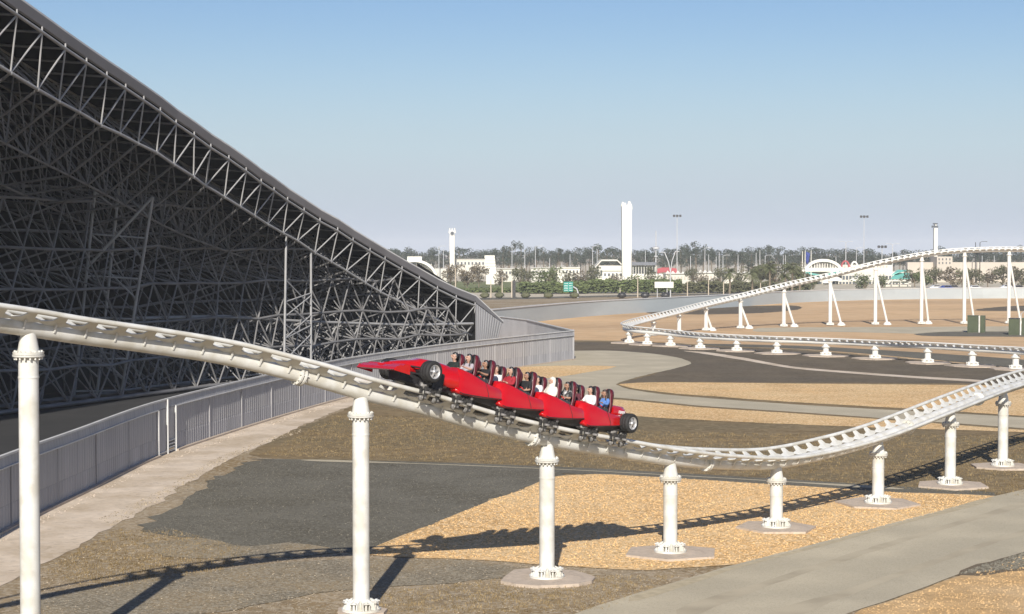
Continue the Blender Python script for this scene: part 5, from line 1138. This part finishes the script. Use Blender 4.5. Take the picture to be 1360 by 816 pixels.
pole(1123, 322, 400, 640, .2, 'street lamp mast between the bow arch and the tall floodlight mast', 'lamp mast', None, M_pole, 'arms', 'lamp_mast')
pole(1171, 328, 400, 640, .2, 'short dark headed lamp mast left of the slim tower', 'lamp mast', None, M_pole, 'flood', 'lamp_mast')
pole(1185, 325, 400, 640, .2, 'thin lamp pole rising behind the climbing far track', 'lamp mast', None, M_pole, 'arms', 'lamp_mast')
for i, px in enumerate((1295, 1301)): pole(px, 322, 400, 640, .2, 'dark lamp pole above the crest, ' + ('left of the pair', 'right of the pair')[i], 'lamp mast', None, M_mech, 'arm' if i else None, 'lamp_mast')
for i, (px, y0) in enumerate(((583, 328), (589, 331), (680, 326), (697, 332), (711, 328), (730, 343), (746, 350), (757, 338), (787, 328), (793, 331), (857, 333), (917, 340), (936, 330), (941, 338), (951, 341), (955, 335), (960, 340), (980, 338), (1004, 336), (1009, 332), (1016, 340), (1040, 339), (1043, 339), (1110, 341), (1137, 330), (1304, 340), (1320, 340))):
    pole(px, y0, 400, 640 + (i * 23) % 70, .17, 'thin pale pole standing among the distant trees and roofs', 'pole', 'thin poles in the distance', M_pole, 'arm' if i % 4 == 0 else None)
for i, (px, y0, y1) in enumerate(((605, 356, 384), (652, 372, 392), (667, 367, 392), (847, 368, 389), (823.5, 383, 392), (941, 372, 390), (961, 374, 388), (913, 374, 390), (1010, 376, 388))):
    pole(px, y0, y1, 425, .16, 'tan post on the verge, ' + ('in front of the brown tree beside the slim disc tower', 'left of the black box post', 'touching the black box post', 'below the tall white tower', 'very short, with a small lamp, behind a planter', 'left of the first palm', 'touching the first palm', 'between the white board and the first palm', 'between the two left palms')[i], 'post', 'posts on the verge', M_polebrown)
b = thing('lamp_post', Vector((W(890, 380, 425).x, 425, 0)), 'pale lamp post forking into a wide V behind the white board', 'lamp post'); bl = b.location.copy(); p = W(890.5, 362, 425)
MB().cyl((p.x, 425, 0), p, .17, .13, 8).build('shaft', M_pole, b, bl)
for px, y in ((882.5, 335), (897, 334)): q = W(px, y, 425); MB().tube([p, p.lerp(q, .5) + Vector((.25 if px < 890 else -.25, 0, 0)), q, q + Vector((-.9 if px < 890 else .9, 0, -.1))], .12, 6).build('lamp_arm', M_pole, b, bl)
b = thing('board', Vector((W(882, 380, 424).x, 424, 0)), 'blank white board on posts at the far road side', 'board'); bl = b.location.copy(); m = MB(); bx(m, 869.5, 894.5, 374.5, 382.5, 424, .25); m.build('panel', M_towerw, b, bl)
for px in (873, 886): p = W(px, 383, 424.3); MB().cyl((p.x, 424.4, 0), (p.x, 424.4, p.z), .1).build('post', M_pole, b, bl)
# green road sign with white writing strokes
d = 420; b = thing('road_sign', Vector((W(755, 380, d).x, d, 0)), 'teal green road sign with white arrows and writing on a curved post', 'road sign'); bl = b.location.copy()
m = MB(); bx(m, 748.5, 761, 374.5, 387.5, d, .15); m.build('panel', M_sign, b, bl); m = MB(); rr2 = random.Random(4)
for y in (376.2, 379.3, 382.4, 385.4):
    for x0 in (749.6, 755.8):
        for k in range(4): x = x0 + k * 1.15; bx(m, x, x + rr2.uniform(.5, .9), y, y + rr2.uniform(.7, 1.3), d - .06, .05)
m.build('writing', M_letter, b, bl); p0 = W(767, 397, d); MB().tube([(W(767.5, 396, d).x, d + .3, 0), W(767.5, 388, d + .3), W(766, 384, d + .3), W(762, 381.5, d + .3), W(756, 380.5, d + .3)], .16, 8).build('post', M_pole, b, bl)
b = thing('cabinet_post', Vector((W(682.5, 380, 424).x, 424, 0)), 'tall narrow black box standing on the verge left of the road sign', 'cabinet'); bl = b.location.copy(); m = MB(); bx(m, 680.5, 684.8, 373, 392.5, 424, .8); m.build('case', M_mech, b, bl); m = MB(); bx(m, 679, 680.3, 373, 393, 424, .4); m.build('side_post', M_polebrown, b, bl)
# flags
for i, (px, y0) in enumerate(((1065.5, 334), (1069, 333), (1077, 333))):
    pole(px, y0, 400, 575, .16, 'white flagpole left of the bow arch, ' + ('leftmost of three', 'carrying the dark blue flag', 'rightmost of three')[i], 'flagpole', 'flagpoles by the hall', M_towerw, None, 'flagpole')
p = W(1069.5, 334, 575); fl = MB(); secs = [[(p.x + .25 + 1.3 * t * (.45 + .55 * (1 - z)), 575 + .25 * math.sin(t * 5 + z), p.z - z * 3.6 - .7 * t) for t in (0, .25, .5, .75, 1)] for z in (0, .25, .5, .75, 1)]
fl.loft(secs, False, False); o = fl.build('flag', M_blueflag); o.modifiers.new('t', 'SOLIDIFY').thickness = .03; tag(o, 'dark blue flag hanging limp from a white flagpole by the arched hall', 'flag')
# parked cars
def far_car(px, d, m, label, rz):
    r = thing('parked_car', Vector((W(px, 380, d).x, d, 0)), label, 'car', 'cars parked beyond the wall', rz)
    prof = [(-2.2, .35), (-2.2, .85), (-1.9, .95), (-1.5, 1.0), (-.9, 1.45), (.5, 1.48), (1.1, 1.02), (1.9, .9), (2.2, .75), (2.2, .35)]
    MB().loft([[(x, y * (.82 if z > 1.2 else 1), z) for x, z in prof] for y in (-.88, .88)], True, True, False).build('body', m, r)
    MB().loft([[(x, y, z) for x, z in ((-1.35, 1.03), (-.85, 1.4), (.45, 1.42), (.98, 1.03))] for y in (-.885, .885)], True, True, False).build('windows', M_carglass, r)
    for x in (-1.35, 1.35):
        for y in (-.8, .8): MB().lathe([(.001, -.12), (.3, -.12), (.33, -.06), (.33, .06), (.3, .12), (.001, .12)], (x, y, .33), 16, 'y').build('wheel', M_tyre, r)
M_carw = mat('car_white', (.75, .75, .74), .25, coat=.5, var=.02); M_carb = mat('car_blue', (.03, .06, .28), .25, coat=.5, var=.02); M_carg = mat('car_grey', (.12, .12, .13), .25, coat=.5, var=.02)
for a in ((1244, 508, M_carw, 'white car left of the blue one beyond the wall', .1), (1257, 500, M_carb, 'dark blue car beyond the wall, left of a far column', .3), (1267, 505, M_carg, 'dark grey car beside the blue car beyond the wall', .0), (1295, 502, M_carw, 'white car right of the far column beyond the wall', .05), (1353, 502, M_carg, 'dark car near the right edge beyond the wall', .1), (1338, 510, M_carw, 'white car near the right edge beyond the wall', .0)): far_car(*a)
# green cabinets
def cabinet(px0, pxm, px1, ytop, ybase, label, extra):
    p = G((px0 + px1) / 2, ybase); d = p.y; h = W(px0, ytop, d).z; w_ = (px1 - px0) * d / F; r = thing('electrical_cabinet', p, label, 'cabinet', 'cabinets on the far apron', R(-18))
    s1 = w_ * (pxm - px0) / (px1 - px0); s2 = w_ - s1 - .25
    m = MB(); m.box((-w_ / 2 + s1 / 2, .8, h / 2 - .05), (s1, 1.6, h - .1)); m.build('housing', M_greenbox, r); m = MB(); m.box((w_ / 2 - s2 / 2, .8, h / 2), (s2, 1.5, h)); m.build('housing', M_greenbox, r)
    m = MB(); m.box((-w_ / 2 + s1 / 2, .8, h - .04), (s1 + .08, 1.7, .08)); m.build('lid', M_mech if extra else M_greenbox, r); m = MB(); m.box((w_ / 2 - s2 - .12, .15, h / 2), (.16, .2, h)); m.build('white_post', M_white, r)
    for k in range(2): m = MB(); m.box((-w_ / 2 + s1 * (.27 + .46 * k), -.02, h * .48), (s1 * .4, .04, h * .8)); m.build('door', M_greenbox, r)
    if extra: m = MB(); m.tube([(0, .2, h), (0, .2, h + .6), (.4, .2, h + .9), (1.2, .2, h + .9), (1.6, .2, h + .6), (1.6, .2, h)], .05, 6); m.build('handle_frame', M_pole, r)
cabinet(1285, 1299, 1307.5, 419.5, 442, 'olive green cabinet with a pale post, left of the pair', False)
cabinet(1340, 1354, 1372, 423, 445.5, 'dark green cabinet cut by the right edge of the picture', True)
# ---------------------------------------------------------------- air
hz = MB().box((0, 3000, 24.5), (8000, 6400, 51)).build('haze', None); tag(hz, 'pale desert haze', None, None, 'stuff')
hm = bpy.data.materials.new('haze_air'); hm.use_nodes = True; t_ = hm.node_tree; t_.nodes.clear()
pv_ = t_.nodes.new('ShaderNodeVolumePrincipled'); pv_.inputs['Color'].default_value = (0.90, 0.93, 0.97, 1); pv_.inputs['Density'].default_value = 0.00016; pv_.inputs['Anisotropy'].default_value = -0.2
mo_ = t_.nodes.new('ShaderNodeOutputMaterial'); t_.links.new(pv_.outputs[0], mo_.inputs['Volume']); hz.data.materials.append(hm)
# ---------------------------------------------------------------- loose stones and dry stubble
def inside(p, poly):
    c = False; n = len(poly); j = n - 1
    for i in range(n):
        a, b = poly[i], poly[j]
        if (a.y > p.y) != (b.y > p.y) and p.x < (b.x - a.x) * (p.y - a.y) / (b.y - a.y) + a.x: c = not c
        j = i
    return c
def scatter(px_pts, n, seed, near_bias=1.0):
    poly = [G(*q) for q in px_pts]; r = random.Random(seed); x0, x1 = min(p.x for p in poly), max(p.x for p in poly); y0, y1 = min(p.y for p in poly), max(p.y for p in poly); out_ = []
    while len(out_) < n:
        p = Vector((r.uniform(x0, x1), y0 + (y1 - y0) * r.random() ** near_bias, 0))
        if inside(p, poly): out_.append(p)
    return out_
def stones(name, pts, s0, s1, m, label, seed, z=0.012):
    r = random.Random(seed); vs = []; fs = []
    for p in pts:
        s_ = s0 * (s1 / s0) ** (r.random() ** 2.2); b = len(vs); a = r.uniform(0, 1.57)
        ca, sa = math.cos(a) * s_, math.sin(a) * s_; k = r.uniform(.5, 1); h = s_ * r.uniform(.45, .9)
        vs += [(p.x + ca, p.y + sa, z), (p.x - sa * k, p.y + ca * k, z), (p.x - ca, p.y - sa, z), (p.x + sa * k, p.y - ca * k, z), (p.x + r.uniform(-.3, .3) * s_, p.y + r.uniform(-.3, .3) * s_, z + h)]
        fs += [(b, b + 1, b + 4), (b + 1, b + 2, b + 4), (b + 2, b + 3, b + 4), (b + 3, b, b + 4)]
    o = MB(); o.v = [Vector(v) for v in vs]; o.f = fs; o.sm = [False] * len(fs); o = o.build(name, m); return tag(o, label, None, None, 'stuff')
BED = [(488, 738), (560, 703), (640, 670), (700, 648), (740, 634), (790, 631), (900, 636), (1040, 645), (1200, 655), (1320, 660), (1250, 680), (1100, 720), (1000, 746), (960, 751), (860, 757), (740, 751), (640, 744), (560, 741)]
stones('gravel_stones', scatter(BED, 26000, 1), 0.018, 0.05, M_goldstone, 'loose golden stones of the large gravel bed', 1, 0.025)
stones('gravel_stones', scatter([(0, 816), (60, 750), (215, 700), (330, 727), (490, 735), (640, 745), (960, 752), (800, 816)], 13000, 2), 0.014, 0.045, M_gravelstone, 'loose pale stones on the foreground dirt', 2, 0.012)
stones('gravel_stones', scatter([(210, 715), (250, 645), (345, 613), (560, 619), (745, 628), (600, 686), (490, 735), (330, 727)], 8000, 3), 0.014, 0.04, M_greystone, 'loose stones on the grey gravel lot', 3, 0.018)
stones('sand_clods', scatter([(1120, 822), (1280, 768), (1360, 740), (1420, 740), (1420, 830)], 4500, 4), 0.012, 0.06, M_sand, 'clods on the yellow sand bank', 4, 0.033)
stones('verge_stones', scatter([(1275, 764), (1300, 754), (1362, 735), (1420, 726), (1420, 745), (1350, 757)], 2600, 5), 0.02, 0.10, M_greystone, 'stones on the dark verge of the path', 5, 0.037)
stones('path_rubble', scatter([(0, 716), (100, 667), (200, 617), (300, 581), (400, 549), (470, 528), (470, 531), (400, 553), (300, 586), (200, 622), (100, 674), (0, 724)], 900, 6), 0.02, 0.07, M_pad, 'rubble along the foot of the fence', 6, 0.013)
stones('path_rubble', scatter([(150, 700), (212, 668), (250, 642), (300, 614), (345, 592), (400, 575), (400, 570), (340, 588), (290, 608), (240, 636), (190, 664), (130, 690)], 1200, 7), 0.02, 0.08, M_gravelstone, 'clods along the edge of the sandy path', 7, 0.013)
def stubble(pts, h0, h1, m, label, seed):
    r = random.Random(seed); o = MB(); vs = []; fs = []
    for p in pts:
        for _ in range(r.randint(3, 5)):
            a = r.uniform(0, 6.28); h = r.uniform(h0, h1); w_ = r.uniform(.010, .022); x, y = p.x + r.gauss(0, .07), p.y + r.gauss(0, .07); l = r.uniform(.1, .7) * h; b = len(vs)
            vs += [(x - w_ * math.sin(a), y + w_ * math.cos(a), 0), (x + w_ * math.sin(a), y - w_ * math.cos(a), 0), (x + l * math.cos(a), y + l * math.sin(a), h)]; fs.append((b, b + 1, b + 2))
    o.v = [Vector(v) for v in vs]; o.f = fs; o.sm = [False] * len(fs); o = o.build('dry_stubble', m); return tag(o, label, None, None, 'stuff')
stubble(scatter([(345, 605), (450, 550), (640, 560), (900, 575), (1360, 580), (1420, 640), (1360, 660), (1200, 650), (1040, 636), (760, 621), (560, 612)], 11000, 8), .04, .11, M_drygrass, 'dry stubble on the brown field', 8)
stubble(scatter([(60, 760), (150, 705), (230, 705), (330, 730), (300, 760), (120, 785)], 1500, 9), .03, .09, M_drygrass, 'dry stubble beside the sandy path', 9)
stubble(scatter([(480, 816), (520, 785), (700, 765), (900, 765), (800, 812)], 1300, 10), .03, .08, M_drygrass, 'dry stubble at the foot of the tall column', 10)
